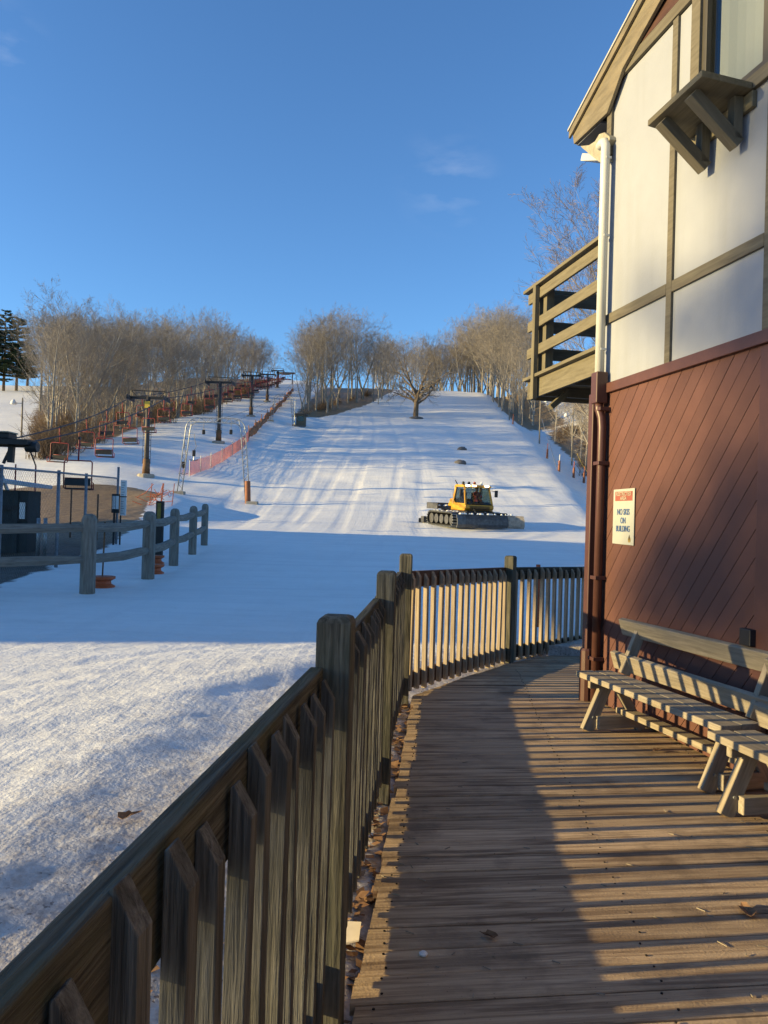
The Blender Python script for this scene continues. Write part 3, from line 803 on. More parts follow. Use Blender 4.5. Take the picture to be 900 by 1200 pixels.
for s in (-1.75, -1.0, -.3): bbeam('joist', W(s, 2.93, BO), W(s, 2.93, -4.0), .05, .12)
bbeam('knee_brace', W(-1.55, 2.72, BO - .05), W(-1.55, 2.90, BO - .25), .07, .06)
# small outlet cover on the wall behind the bench
MB().beam(W(2.06, .80, .02), W(2.06, .90, .02), .10, .05, N).build('outlet_cover', M['blacksteel'], chalet, .006)

# ------------------------------------------------------------------ warning sign on the siding
def textmesh(txt, size, mat, s, z, off, parent, name='lettering', bold=0.0, sx=1.0):
    cu = bpy.data.curves.new('t', 'FONT'); cu.body = txt; cu.size = size; cu.align_x = 'CENTER'; cu.align_y = 'CENTER'; cu.extrude = .001; cu.offset = bold
    to = bpy.data.objects.new('t', cu); COL.objects.link(to)
    dg = bpy.context.evaluated_depsgraph_get(); me = bpy.data.meshes.new_from_object(to.evaluated_get(dg))
    bpy.data.objects.remove(to); bpy.data.curves.remove(cu)
    base = WL[parent.name]
    for v in me.vertices:
        q = W(s + v.co.x * sx, z + v.co.y, off + v.co.z) - base; v.co = q
    me.name = name; me.materials.clear(); me.materials.append(mat)
    o = bpy.data.objects.new(name, me); COL.objects.link(o); o.parent = parent; return o
ss, sz = .532, 1.56
sign = thing('warning_sign', W(ss, sz, .01), 'white warning sign with red header, hung beside the brown downspouts', 'sign')
mb = MB(); mb.prism([(ss - .166, sz - .218), (ss + .166, sz - .222), (ss + .163, sz + .222), (ss - .166, sz + .218)], lambda a, b, t: W(a, b, t), .006, .012); mb.build('panel', M['signface'], sign, .001)
mb = MB(); mb.prism([(ss - .135, sz + .125), (ss + .135, sz + .125), (ss + .135, sz + .20), (ss - .135, sz + .20)], lambda a, b, t: W(a, b, t), .0125, .0135); mb.build('header', M['signred'], sign)
textmesh('RESTRICTED', .042, M['signcream'], ss, sz + .179, .0155, sign, 'lettering', .001)
textmesh('AREA', .040, M['signcream'], ss, sz + .144, .0155, sign, 'lettering', .001)
textmesh('NO SKIS', .066, M['signblue'], ss, sz + .035, .0145, sign, 'lettering', .001, .80)
textmesh('ON', .066, M['signblue'], ss, sz - .033, .0145, sign, 'lettering', .001, .80)
textmesh('BUILDING', .066, M['signblue'], ss, sz - .098, .0145, sign, 'lettering', .001, .72)
mb = MB(); mb.prism([(ss + .088, sz - .20), (ss + .118, sz - .20), (ss + .124, sz - .175), (ss + .103, sz - .150), (ss + .082, sz - .175)], lambda a, b, t: W(a, b, t), .0125, .014); mb.build('emblem', M['signyellow'], sign)
mb = MB(); mb.prism([(ss + .098, sz - .185), (ss + .108, sz - .185), (ss + .113, sz - .165), (ss + .103, sz - .140), (ss + .093, sz - .165)], lambda a, b, t: W(a, b, t), .0145, .0155); mb.build('emblem_tree', M['signdark'], sign)

# ------------------------------------------------------------------ benches
def make_bench(label, s0, L, rot, off0):
    o0 = W(s0, 0, 0)
    t = thing('wooden_bench', o0, label, 'bench')
    c, sn = math.cos(R(rot)), math.sin(R(rot))
    def B(a, d, z):      # a along bench from left end, d out from wall, z up
        v = U * (a * c + (d - off0) * sn) + N * (off0 + (d - off0) * c - a * sn)
        return o0 + v + Vector((0, 0, z))
    NB = (B(0, 1, 0) - B(0, 0, 0)).normalized()
    def bm(name, p, q, w, h, up=(0, 0, 1), mat='bench', lab=None):
        o = MB().beam(p, q, w, h, up).build(name, M[mat], t, .005)
        if lab: o['label'] = lab
    bm('seat_plank', B(0, .46, .39), B(L, .46, .39), .135, .04)
    bm('seat_plank', B(.02, .315, .39), B(L - .01, .315, .39), .135, .04)
    upv = (NB * .32 + Vector((0, 0, 1))).normalized()
    bm('back_plank', B(-.02, .195, .485), B(L + .02, .195, .485), .04, .13, upv, 'bench')
    bm('back_plank', B(-.03, .125, .73), B(L + .05, .125, .73), .04, .125, upv, 'benchgrey', 'greyer top back plank')
    for a in (.12, L - .14):
        bm('leg', B(a, .50, -.0), B(a, .33, .368), .09, .045, U)
        bm('leg', B(a + .047, .08, .0), B(a + .047, .30, .365), .07, .045, U)
        bm('back_post', B(a + .05, .235, .41), B(a + .05, .085, .77), .075, .045, U, 'bench')
        bm('foot_beam', B(a + .045, .44, .065), B(a + .045, .02, .065), .045, .09)
        bm('seat_bearer', B(a + .02, .50, .345), B(a + .02, .20, .345), .04, .07)
        mb = MB(); mb.tube([B(a + .03, .462, .10), B(a - .052, .462, .10)], .009, 8); mb.build('bolt', M['galv'], t)
    bm('foot_plank', B(.1, .20, .135), B(L - .1, .20, .135), .10, .04)
    return t
make_bench('slatted wooden bench against the red siding, nearer the downspouts', .82, 1.52, 5.0, .30)
make_bench('slatted wooden bench cut off by the right edge, in front of the black outlet', 2.42, 1.52, 2.0, .36)

# ================================================================== LODGE left of the view (its long shadow lies across the snow)
def lodge(name, x0, x1, y0, y1, h, ridge, label):
    t = thing(name, (x0, y0, T(x0, y0)), label, 'building'); g = -.4
    mb = MB(); mb.prism([(y0, g), (y1, g), (y1, h), ((y0 + y1) / 2, ridge), (y0, h)], lambda a, b, q: (q, a, b), x0, x1); mb.build('wall', M['stucco'], t)
    mb = MB(); ym = (y0 + y1) / 2; k = (ridge - h) / (ym - y0)
    for a, b in ((y0 - .5, ym), (y1 + .5, ym)):
        mb.prism([(a, h - .5 * k + .02), (b, ridge + .02), (b, ridge + .2), (a, h - .5 * k + .2)], lambda p, q, r: (r, p, q), x0 - .5, x1 + .5)
    mb.build('roof', M['roofing'], t)
    yy = y0 + 1.2
    while yy < y1 - 2:
        for z in (1.0, 4.4):
            fr = MB().box((x1 + .003, yy, z), (x1 + .06, yy + 1.5, z + 1.6)).build('window', M['timber'], t)
            MB().box((x1 + .062, yy + .12, z + .12), (x1 + .07, yy + 1.38, z + 1.48)).build('pane', M['cabglass'], fr)
        yy += 2.9
    return t
lodge('ski_lodge', -44, -31, 3.9, 15.1, 7.4, 9.6, 'long cream ski lodge standing left of the frame, its shadow across the snow')
lodge('ski_lodge', -45, -31, 16.0, 27.9, 7.6, 8.9, 'second cream lodge wing beyond the first, separated by a narrow alley')

# ================================================================== TREES
def tubeseg(mb, pts, rs, n):
    mb.tube(pts, rs, n, cap=False)
def rv(r): return Vector((r.uniform(-1, 1), r.uniform(-1, 1), r.uniform(-1, 1)))
def grow(r, tr, cr, p, d, L, rad, lev, P):
    """one branch; adds itself to the trunk or crown mesh and grows its children"""
    nseg = P['seg'][lev]; pts = [p.copy()]; rs = [rad]; q = p.copy(); dd = d.normalized(); dirs = [dd]
    for i in range(nseg):
        dd = (dd + rv(r) * P['wob'][lev] + Vector((0, 0, P['up'][lev]))).normalized()
        q = q + dd * (L / nseg); pts.append(q.copy()); dirs.append(dd)
        rs.append(max(rad * (1 - (i + 1) / nseg * P['tap'][lev]), P['rmin']))
    tubeseg(tr if lev <= P['trl'] else cr, pts, rs, P['sides'][lev])
    if lev + 1 >= len(P['n']) + 1 or lev >= P['levels']: return
    n = P['n'][lev]
    for k in range(n):
        t = P['from'][lev] + (1 - P['from'][lev]) * (k + r.random()) / n
        f = t * nseg; i = min(int(f), nseg - 1); u = f - i
        bp = pts[i].lerp(pts[i + 1], u); bd = dirs[i + 1]
        a = bd.cross(rv(r)).normalized()
        if lev == 0:
            az = k * 2.4 + r.uniform(-.5, .5); h = Vector((math.cos(az), math.sin(az), 0)); a = (h - bd * h.dot(bd)).normalized()
        ang = R(P['ang'][lev]) * r.uniform(.7, 1.25)
        nd_ = (bd * math.cos(ang) + a * math.sin(ang)).normalized()
        ln = L * P['len'][lev] * r.uniform(.65, 1.2) * (P['shape'](t) if lev == 0 else (1.15 - .55 * t))
        grow(r, tr, cr, bp, nd_, ln, max(rs[i] * P['rr'][lev], P['rmin']), lev + 1, P)
FOREST = dict(seg=(7, 5, 4, 3, 2), wob=(.06, .12, .15, .17, .2), up=(.03, .075, .06, .04, .02), tap=(.86, .85, .85, .8, .7), sides=(7, 5, 3, 3, 3),
              trl=1, levels=4, n=(19, 8, 6, 4), ang=(54, 42, 40, 40), len=(.36, .44, .5, .52), rr=(.40, .48, .5, .55), rmin=.0055,
              shape=lambda t: .50 + .72 * math.sin(math.pi * (.08 + .84 * t)), **{'from': (.22, .22, .2, .15)})
def var(**k):
    P = dict(FOREST); P.update(k); return P
def make_tree(name, seed, P, h, rad, label, cat='tree', group=None, twig='twig', barkm='bark', fork=0, lean=(0, 0)):
    r = random.Random(seed); tr = MB(); cr = MB()
    t = thing(name, (0, 0, 0), label, cat, group)
    if fork:
        grow(r, tr, cr, Vector((0, 0, -.3)), Vector((lean[0], lean[1], 1)), h * .16, rad, 9, dict(P, seg={9: 3}, wob={9: .04}, up={9: 0}, tap={9: .15}, sides={9: 8}, trl=9, levels=0, n=()))
        base = Vector(tr.v[-1]) - Vector((0, 0, .25))
        for k in range(fork):
            a = k * 2 * math.pi / fork + r.uniform(-.4, .4); s = r.uniform(.18, .5)
            grow(r, tr, cr, base, Vector((math.cos(a) * s, math.sin(a) * s, 1)), h * r.uniform(.7, .86), rad * .62, 0, P)
    else:
        grow(r, tr, cr, Vector((0, 0, -.4)), Vector((lean[0], lean[1], 1)), h, rad, 0, P)
    tr.build('trunk', M[barkm], t, 0, True, False); cr.build('crown', M[twig], t, 0, False, False)
    return t
G1 = 'bare trees of the wood left of the chairlift'
G2 = 'bare trees of the clump at the left of the hilltop'
G3 = 'bare trees along the crest behind the wide ski run'
G4 = 'bare trees of the tall stand right of the ski run'
G5 = 'bare trees on the leafy bank below the balcony'
protos = []
for i, (seed, P, h, rad, fk) in enumerate((
        (11, var(), 14, .17, 0), (12, var(n=(16, 7, 6, 4), ang=(46, 42, 40, 40)), 14, .15, 0),
        (13, var(n=(10, 6, 6, 4)), 14, .22, 2), (14, var(ang=(44, 40, 40, 42), shape=lambda t: .55 + .5 * math.sin(math.pi * (.1 + .8 * t))), 14, .14, 0),
        (15, var(**{'from': (.42, .25, .2, .15)}), 14, .16, 0), (16, var(n=(9, 6, 6, 4), **{'from': (.3, .2, .2, .1)}), 14, .2, 3))):
    protos.append(make_tree('bare_tree', seed, P, h, rad, 'x', fork=fk))
used = [0] * len(protos)
def place(k, p, h, label, group, base=15.8, name=None):
    if used[k] == 0: o = protos[k]
    else: o = copy_tree(protos[k])
    used[k] += 1
    s = h / base
    o.location = (p[0], p[1], p[2] - .1); o.rotation_euler = (rnd.uniform(-.04, .04), rnd.uniform(-.04, .04), rnd.uniform(0, 6.28))
    w = s * rnd.uniform(.85, 1.15); o.scale = (w, w, s)
    o['label'] = label; o['category'] = 'tree'; o['group'] = group
    return o
def scatter(n, region, hfun, label, group, mind, kinds=range(6), lo=.86, hi=1.06):
    pts = []; tries = 0
    while len(pts) < n and tries < n * 60:
        tries += 1
        p = region(rnd)
        if p is None: continue
        if any((p[0] - q[0]) ** 2 + (p[1] - q[1]) ** 2 < mind * mind for q in pts): continue
        pts.append(p)
        place(rnd.choice(list(kinds)), (p[0], p[1], T(p[0], p[1])), hfun(p[0], p[1]) * rnd.uniform(lo, hi), label, group)
def tiltpx(v, y):   # height above the eye of picture row v at distance y
    return 1.5 + (602 - v) / 900 * y
def regL(r):
    y = 63 + 127 * r.random() ** 1.3; x0 = -.452 * y; x1 = -25.0 - (1.6 if y < 90 else 0) - .01 * max(0, y - 150)
    if x0 < -72: x0 = -72
    x = x1 - (x1 - x0) * r.random() ** 1.2
    return (x, y)
def hL(x, y):
    u = 450 + 900 * x / y
    top = 372 if u < 250 else 372 + (u - 250) * .50
    return max(7.5, min(16.5, tiltpx(top, y) - T(x, y)))
scatter(112, regL, hL, 'slender bare grey brown tree standing in the wood left of the chairlift', G1, 1.7)
# thicker front edge of that wood along the lift line
scatter(26, lambda r: (-25.2 - r.random() * 2.2, 76 + 90 * r.random()), lambda x, y: min(12, hL(x, y)), 'slender bare grey brown tree standing in the wood left of the chairlift', G1, 2.0)
for i in range(44):
    y = 68 + 70 * rnd.random() ** 1.4; x = -25.0 - rnd.random() * (6 if y > 80 else 4.5); x = max(x, -.40 * y)
    o = place(rnd.choice((0, 1, 3, 4)), (x, y, T(x, y)), rnd.uniform(3.5, 7.5), 'young bare sapling in front of the wood left of the chairlift', 'saplings before the left wood'); o.name = 'sapling'; o['category'] = 'sapling'
def regC(r):
    u = 347 + 98 * r.random(); y = 119 + 24 * r.random() + (u - 347) * .12
    return ((u - 450) / 900 * y, y)
def hC(x, y):
    u = 450 + 900 * x / y
    top = 361 + ((u - 394) / 52) ** 2 * 36
    return max(10, min(21, tiltpx(top, y) - T(x, y)))
scatter(34, regC, hC, 'tall bare tree in the close clump left of the lone spreading oak', G2, 1.5)
def regK(r):
    u = 430 + 125 * r.random(); y = 176 + 30 * r.random(); return ((u - 450) / 900 * y, y)
scatter(48, regK, lambda x, y: max(9, min(20, tiltpx(392 - max(0, 450 + 900 * x / y - 500) * .35, y) - T(x, y))), 'bare tree on the crest behind the lone oak at the top of the ski run', G3, 1.6)
def regR(r):
    y = 122 + 62 * r.random(); x = tab(XE, y) + .6 + 9 * r.random() ** 1.3
    u = 450 + 900 * x / y
    return (x, y) if 528 < u < 622 else None
def regR2(r):
    u = 520 + 70 * r.random(); y = 176 + 22 * r.random(); return ((u - 450) / 900 * y, y)
def hR(x, y):
    u = 450 + 900 * x / y
    top = 362 + (max(0, 572 - u) / 50) ** 1.6 * 22 + max(0, u - 592) * .8
    return max(10, min(21, tiltpx(top, y) - T(x, y) + 1.0))
scatter(38, regR, hR, 'tall bare pale trunked tree in the stand along the right edge of the ski run', G4, 1.7)
scatter(24, regR2, hR, 'tall bare pale trunked tree in the stand along the right edge of the ski run', G4, 2.2)
def regB(r):
    y = 54 + 50 * r.random(); x = tab(XE, y) + 4.5 + 14 * r.random(); u = 450 + 900 * x / y
    return (x, y) if 636 < u < 760 and not (u < 645 and y > 90) else None
scatter(38, regB, lambda x, y: 10.5, 'thin bare tree on the brown leafy bank below the balcony', G5, 1.2)
def hill(u, v): return hit(u, v)

# lone spreading oak on the run
p = hit(487, 490)
OAK = dict(FOREST, seg=(4, 7, 5, 4, 3), n=(15, 9, 7, 6), ang=(60, 46, 44, 44), len=(1.72, .46, .5, .5), up=(0, .02, .04, .03, .0), wob=(.05, .2, .24, .26, .3),
           rr=(.50, .5, .55, .6), shape=lambda t: 1.0, tap=(.35, .85, .85, .8, .7), sides=(9, 6, 4, 3, 3))
OAK['from'] = (.52, .3, .2, .1)
oak = make_tree('oak_tree', 5, OAK, 4.3, .45, 'lone wide spreading bare oak standing in the snow of the ski run', barkm='oakbark')
oak.location = p; oak.scale = (1.0, 1.0, 1.12)
mb = MB(); mb.lathe((p.x + .1, p.y - .2, p.z), [(1.25, -.25), (1.1, .05), (.75, .16), (.3, .2)], 12); tag(mb.build('bare_earth', M['clod'], None, 0, True), kind='structure')
# big tree behind the balcony
BIG = var(n=(20, 9, 8, 5), ang=(40, 34, 34, 36), len=(.42, .46, .48, .5), rmin=.0045)
BIG['from'] = (.22, .2, .15, .1)
bt = make_tree('bare_tree', 23, BIG, 14.2, .24, 'large bare tree with reddish twig tips rising behind the balcony', twig='twigred', fork=3)
bt.location = (11.0, 34.5, T(11.0, 34.5) - .1); bt.scale = (1.0, 1.0, .97)
# forked tree at the left front of the wood
p = hit(92, 512)
ft = make_tree('bare_tree', 31, var(n=(11, 6, 6, 4), ang=(50, 42, 42, 42)), 12.5, .30, 'big forked bare tree at the front left of the wood with a leaning limb', fork=4)
ft.location = p
# birches: pale trunks beside the run
for i, (u, v, h) in enumerate(((597, 492, 14), (612, 500, 13))):
    p = hit(u, v); k = copy_tree(protos[3]); k.location = p; s = h / 14; k.scale = (s * .8, s * .8, s); k.rotation_euler = (0, 0, i * 2.0)
    label_all(k, ('pale thin tree just right of the ski run, left of its twin', 'pale thin tree nearest the balcony on the right edge of the ski run')[i]); k['category'] = 'tree'
    if 'group' in k: del k['group']
# off frame trees whose shadows fall on the snow and the chalet wall
for i, (x, y, h) in enumerate(((-58, 40, 12), (-76, 56, 13), (-88, 66, 13))):
    place((i * 2 + 1) % 6, (x, y, T(x, y)), h, 'bare tree beyond the left edge of the view, casting long shadows', 'bare trees left of the view')

# unseen oak added for its shadow; leaf clumps aimed at spots on the chalet wall
def dapple_oak(x, y):
    r = random.Random(21); b = Vector((x, y, T(x, y))); t = thing('oak_tree', b, 'unseen oak far left of the frame, leaf clumps placed to dapple the chalet wall', 'tree'); tr = MB(); cr = MB()
    tr.tube([b - Vector((0, 0, .4)), b + Vector((.1, 0, 7)), b + Vector((0, .1, 16.5))], [.36, .27, .08], 9)
    for ws, wz, R0 in ((1.0, 1.15, .34), (1.35, 1.05, .42), (1.75, 1.1, .45), (2.0, 1.35, .4), (1.4, 1.6, .26), (1.75, 1.5, .38), (1.55, 1.25, .36), (2.05, 2.0, .34), (1.9, 2.45, .22), (1.38, 2.95, .27), (1.75, 2.92, .27),
                       (2.15, 3.0, .3), (.62, 3.02, .16), (2.05, 4.1, .34), (1.85, 3.72, .22), (2.35, 3.4, .3), (2.7, 1.4, .4), (2.9, 2.2, .4), (2.7, 3.9, .4), (3.3, 3.0, .45)):
        w = W(ws, wz); c = w - tv * ((w.x - x) / tv.x); c.x += r.uniform(-1.5, 1.5)
        s0 = b + Vector((0, 0, max(12.6, c.z - b.z - .8)))
        tr.tube([s0, s0.lerp(c, .6) - Vector((0, 0, .2)), c], [.10, .06, .02], 5, False)
        for i in range(int(330 * R0)):
            p = c + Vector((r.gauss(0, R0 * .8), r.gauss(0, R0 * .8), r.gauss(0, R0 * .5))); u = rv(r).normalized() * .10; w = rv(r).normalized() * .07; cr.quad(p - u, p - w, p + u, p + w)
    tr.build('trunk', M['oakbark'], t, 0, True, False); cr.build('leaves', M['leafdead'], t, 0, False, False)
dapple_oak(-60, -9.5)
# pines far left
def make_pine(seed, h, label):
    r = random.Random(seed); t = thing('pine_tree', (0, 0, 0), label, 'tree', None); tr = MB(); cr = MB()
    tr.tube([(0, 0, -.4), (.05, 0, h * .5), (0, .05, h * .97)], [.28, .18, .03], 8)
    z = h * .18
    while z < h * .99:
        f = (z / h); L = h * .30 * (1 - f) ** .6 * r.uniform(.6, 1.2) + .4
        for k in range(r.randint(5, 7)):
            a = r.uniform(0, 6.28); rise = r.uniform(-.05, .35)
            d = Vector((math.cos(a), math.sin(a), rise)); p0 = Vector((0, 0, z)); tip = p0 + d * L
            tr.tube([p0, p0.lerp(tip, .6) - Vector((0, 0, .03 * L)), tip], [.05, .03, .012], 4, False)
            n = int(44 * L)
            for i in range(n):
                u = r.uniform(.25, 1.05) ** .8; c = p0 + d * L * u + Vector((r.gauss(0, .13 * L * .5), r.gauss(0, .13 * L * .5), r.gauss(.02, .05)))
                for q in range(2):
                    v1 = Vector((r.uniform(-1, 1), r.uniform(-1, 1), r.uniform(-.2, .7))).normalized() * r.uniform(.16, .36)
                    v2 = rv(r).normalized() * .07
                    cr.tri(c - v2, c + v2, c + v1)
        z += h * .042
    tr.build('trunk', M['oakbark'], t, 0, True, False); cr.build('crown', M['needle'], t, 0, False, False); return t
for i, (u, v, top, lab) in enumerate(((4, 458, 363, 'tall dark green pine at the far left edge above the open snow slope'), (19, 458, 372, 'dark green pine right of the tallest pine, against the sky'),
                                      (-13, 458, 374, 'dark green pine partly cut off by the left edge of the picture'))):
    p = hit(u, v); h = (v - top) / 900 * p.y; k = make_pine(40 + i, h, lab); k.location = p
p = hit(32, 452)
k = make_pine(47, 48 / 900 * p.y, 'shorter dark pine hidden behind the bare wood at left'); k.location = p
for i, (u, v, h) in enumerate(((642, 466, 40), (623, 470, 32))):
    pass

# brush at the foot of the woods
def make_brush(seed):
    r = random.Random(seed); t = thing('brush', (0, 0, 0), 'x', 'shrub'); cr = MB()
    for k in range(46):
        a = r.uniform(0, 6.28); s = r.uniform(.1, .8); d = Vector((math.cos(a) * s, math.sin(a) * s, 1)); p0 = Vector((r.gauss(0, .35), r.gauss(0, .35), -.05))
        L = r.uniform(.9, 2.2); q1 = p0 + d.normalized() * L * .5; q2 = q1 + (d + rv(r) * .4).normalized() * L * .5
        cr.tube([p0, q1, q2], [.016, .011, .006], 3, False)
        for m in range(5):
            b = q1.lerp(q2, r.random()); cr.tube([b, b + (d + rv(r)).normalized() * L * .3], [.008, .004], 3, False)
    cr.build('stems', M['shrub'], t, 0, False, False); return t
bp = [make_brush(3), make_brush(4), make_brush(5)]; bused = [0, 0, 0]
def brush(p, s, label, group):
    k = rnd.randrange(3); o = bp[k] if bused[k] == 0 else copy_tree(bp[k]); bused[k] += 1
    o.location = p; o.rotation_euler = (0, 0, rnd.uniform(0, 6.28)); o.scale = (s * 1.3, s * 1.3, s); o['label'] = label; o['group'] = group
for i in range(84):
    y = 58 + 108 * rnd.random() ** 1.5; x = -24.6 - rnd.random() * 4.5 - (1.5 if y < 85 else 0)
    if y < 78: x = -25.5 - rnd.random() * max(.5, .45 * y - 25.5)
    brush((x, y, T(x, y)), rnd.uniform(.7, 1.25), 'low tangled brown brush along the front of the left wood', 'brush along the left wood')
for i in range(30):
    y = 55 + 60 * rnd.random(); x = tab(XE, y) + 4.2 + rnd.random() * 8
    brush((x, y, T(x, y)), rnd.uniform(.5, 1.0), 'low brown brush on the bank below the balcony', 'brush on the right bank')
for i in range(16):
    u = 352 + 85 * rnd.random(); v = 488 - (u - 352) * .3; p = hit(u, v); brush(p + Vector((0, 1.5, 0)), rnd.uniform(.5, .9), 'low brown brush at the foot of the clump left of the oak', 'brush under the hilltop clump')

# ================================================================== CHAIRLIFT
def make_tower(u, v, top, label, first=False, arm=2.5):
    p = hit(u, v); h = (v - top) / 900 * p.y
    t = thing('lift_tower', p, label, 'lift tower', 'chairlift towers')
    r = .19
    MB().tube([p + Vector((0, 0, -.3)), p + Vector((0, 0, h - .2))], [r, r * .8], 14).build('pole', M['tower'], t, 0, True)
    MB().lathe(p, [(.62, -.3), (.62, .10), (.55, .16), (.3, .18)], 12).build('footing', M['concrete'], t, 0)
    MB().tube([p + Vector((0, 0, .16)), p + Vector((0, 0, 1.25))], [r * 1.5, r * 1.25], 12).build('sleeve', M['rust'], t, 0, True)
    z = p.z + h - .25; c = Vector((p.x, p.y, z))
    MB().beam(c - Vector((arm / 2, 0, 0)), c + Vector((arm / 2, 0, 0)), .24, .2).build('crossarm', M['blacksteel'], t, .01)
    mb = MB(); zt = .52
    a = c + Vector((-arm / 2 + .05, 0, zt)); b = c + Vector((arm / 2 - .1, 0, zt - .05))
    mb.tube([a, b], .035, 6); mb.tube([a, c + Vector((-arm / 2 + .05, 0, .05))], .03, 6); mb.tube([a, c + Vector((-arm / 2 + .5, 0, .05))], .03, 6)
    mb.tube([b, c + Vector((arm / 2 - .1, 0, .05))], .03, 6); mb.tube([b, c + Vector((arm / 2 - .5, 0, .05))], .03, 6)
    mb.build('lifting_frame', M['blacksteel'], t)
    for sx in (-1, 1):
        q = c + Vector((sx * arm / 2, 0, -.16))
        sv = MB().beam(q - Vector((0, .9, .0)), q + Vector((0, .9, .0)), .08, .12).build('sheave_bar', M['blacksteel'], t, .005)
        for k in (-.7, -.25, .25, .7):
            MB().tube([q + Vector((-.05, k, .12)), q + Vector((.05, k, .12))], .15, 12).build('sheave', M['darksteel'], sv)
    mb = MB()
    for k in range(int((h - 1) / .4)):
        zz = p.z + 1.0 + k * .4; mb.beam(Vector((p.x - .28, p.y - .02, zz)), Vector((p.x + .28, p.y - .02, zz)), .02, .03)
    mb.beam(Vector((p.x - .28, p.y - .02, p.z + .9)), Vector((p.x - .28, p.y - .02, p.z + h - .4)), .03, .03); mb.beam(Vector((p.x + .28, p.y - .02, p.z + .9)), Vector((p.x + .28, p.y - .02, p.z + h - .4)), .03, .03)
    mb.build('ladder', M['tower'], t)
    if first: MB().box((p.x - .19, p.y - .215, z - .75), (p.x + .19, p.y - .195, z - .28)).build('number_plate', M['strap'], t)
    return t, c
TW = []
for a in ((171, 558, 462, 'nearest chairlift tower with a yellow plate under its crossarm', True, 2.6), (256, 519, 445, 'second chairlift tower up the hill, right of the yellow plated one'),
          (294, 488, 438, 'third chairlift tower, slim and dark beside the left wood'), (313, 471, 437, 'fourth chairlift tower near the hilltop'), (325, 455, 433, 'topmost chairlift tower on the hilltop')):
    TW.append(make_tower(*a))
TC = [c for t, c in TW]
# drive station at the left edge
st_p = Vector((-11.9, 25.5, T(-11.9, 25.5)))
st_z = gy(38, 522, 25.5).z
station = thing('lift_drive_station', st_p, 'dark chairlift drive station with a deck, bullwheels and pale braced legs', 'lift station')
q = gy(0, 517, 25.5)
MB().box((q.x - 3.0, 25.1, q.z - .13), (gy(38, 517, 25.5).x, 25.9, q.z + .06)).build('deck_beam', M['blacksteel'], station, .01)
MB().box((q.x - 3.0, 25.2, q.z + .07), (gy(15, 517, 25.5).x, 25.8, q.z + .26)).build('motor_cover', M['blacksteel'], station, .03)
MB().box((q.x - 3.0, 25.15, q.z + .265), (gy(15.5, 517, 25.5).x, 25.85, q.z + .31)).build('cover_lid', M['gutterold'], station, .01)
for k in (34.5, 41):
    c = gy(k, 524, 25.5); MB().tube([c + Vector((-.10, 0, 0)), c + Vector((.10, 0, 0))], .17, 18).build('sheave_wheel', M['darksteel'], station, .01)
c = gy(34, 523, 25.5); MB().beam(Vector((q.x - 2, 25.5, c.z)), Vector((c.x + .3, 25.5, c.z)), .09, .09).build('sheave_arm', M['blacksteel'], station, .004)
MB().tube([gy(36, 530, 25.5), gy(42, 546, 25.5)], .022, 6).build('hanging_line', M['blacksteel'], station)
MB().beam(gy(4, 543, 25.5), gy(13, 524, 25.5), .08, .08).build('knee_brace', M['blacksteel'], station)
MB().beam(gy(12.5, 542, 25.5), gy(14, 520, 25.5), .18, .16).build('hanger_post', M['blacksteel'], station)
MB().beam(gy(-25, 660, 25.5), gy(-25, 520, 25.5), .3, .3).build('mast', M['darksteel'], station)
for a, b in (((-12, 520), (22, 610)), ((-20, 620), (12, 575)), ((-5, 600), (18, 606)), ((-20, 583), (8, 577))):
    MB().beam(gy(a[0], a[1], 21.3), gy(b[0], b[1], 21.3), .12, .06).build('braced_leg', M['galv'], station, .004)
# cables
def cable(name, pts, r, mat, label, sag=.012):
    out = []
    for a, b in zip(pts, pts[1:]):
        L = (b - a).length
        for k in range(10):
            t = k / 10; q = a.lerp(b, t); q.z -= 4 * sag * L * t * (1 - t); out.append(q)
    out.append(pts[-1]); o = MB().tube(out, r, 5).build(name, M[mat]); tag(o, label, 'cable'); return out
def cab(sx):
    P = [Vector((-12.6 + sx * .5, 25.5, st_z + .05))]
    P += [c + Vector((sx * 1.28, 0, .02)) for c in TC]
    return P
cL = cable('haul_cable', cab(-1), .03, 'blacksteel', 'dark haul cable on the left side of the chairlift towers')
cR = cable('haul_cable', cab(1), .03, 'blacksteel', 'dark haul cable on the right side of the chairlift towers')
# chairs
def make_chair():
    t = thing('lift_chair', (0, 0, 0), 'x', 'lift chair')       # origin at the cable grip
    def tb(name, pts, r=.026, mat='redchair'): return MB().tube([Vector(p) for p in pts], r, 6).build(name, M[mat], t, 0, True)
    H = -2.15; w = .56
    tb('hanger', [(0, 0, .05), (0, 0, -.35), (0, .10, -.55), (0, .12, -.95)], .035)
    MB().beam((0, -.14, .0), (0, .14, .0), .08, .12).build('grip', M['blacksteel'], t, .01)
    tb('bail', [(-w, -.16, H + .02), (-w, .10, H + .06), (-w, .14, H + .5), (-w, .12, -1.02), (-w + .06, .12, -.95), (w - .06, .12, -.95), (w, .12, -1.02), (w, .14, H + .5), (w, .10, H + .06), (w, -.16, H + .02)], .028)
    tb('arm_rest', [(-w, .13, H + .30), (-w, -.22, H + .28), (-w, -.24, H)], .022)
    tb('arm_rest', [(w, .13, H + .30), (w, -.22, H + .28), (w, -.24, H)], .022)
    MB().beam((-w + .03, -.08, H + .03), (w - .03, -.08, H + .03), .40, .05).build('seat', M['seatblack'], t, .015)
    b = MB()
    MB().beam((-w + .04, .15, H + .30), (w - .04, .15, H + .30), .04, .30).build('backrest', M['seatblack'], t, .01)
    tb('back_rail', [(-w, .17, H + .46), (w, .17, H + .46)], .02); 
    tb('foot_bar', [(-w, -.24, H), (w, -.24, H)], .022)
    return t
chair0 = make_chair(); nch = 0
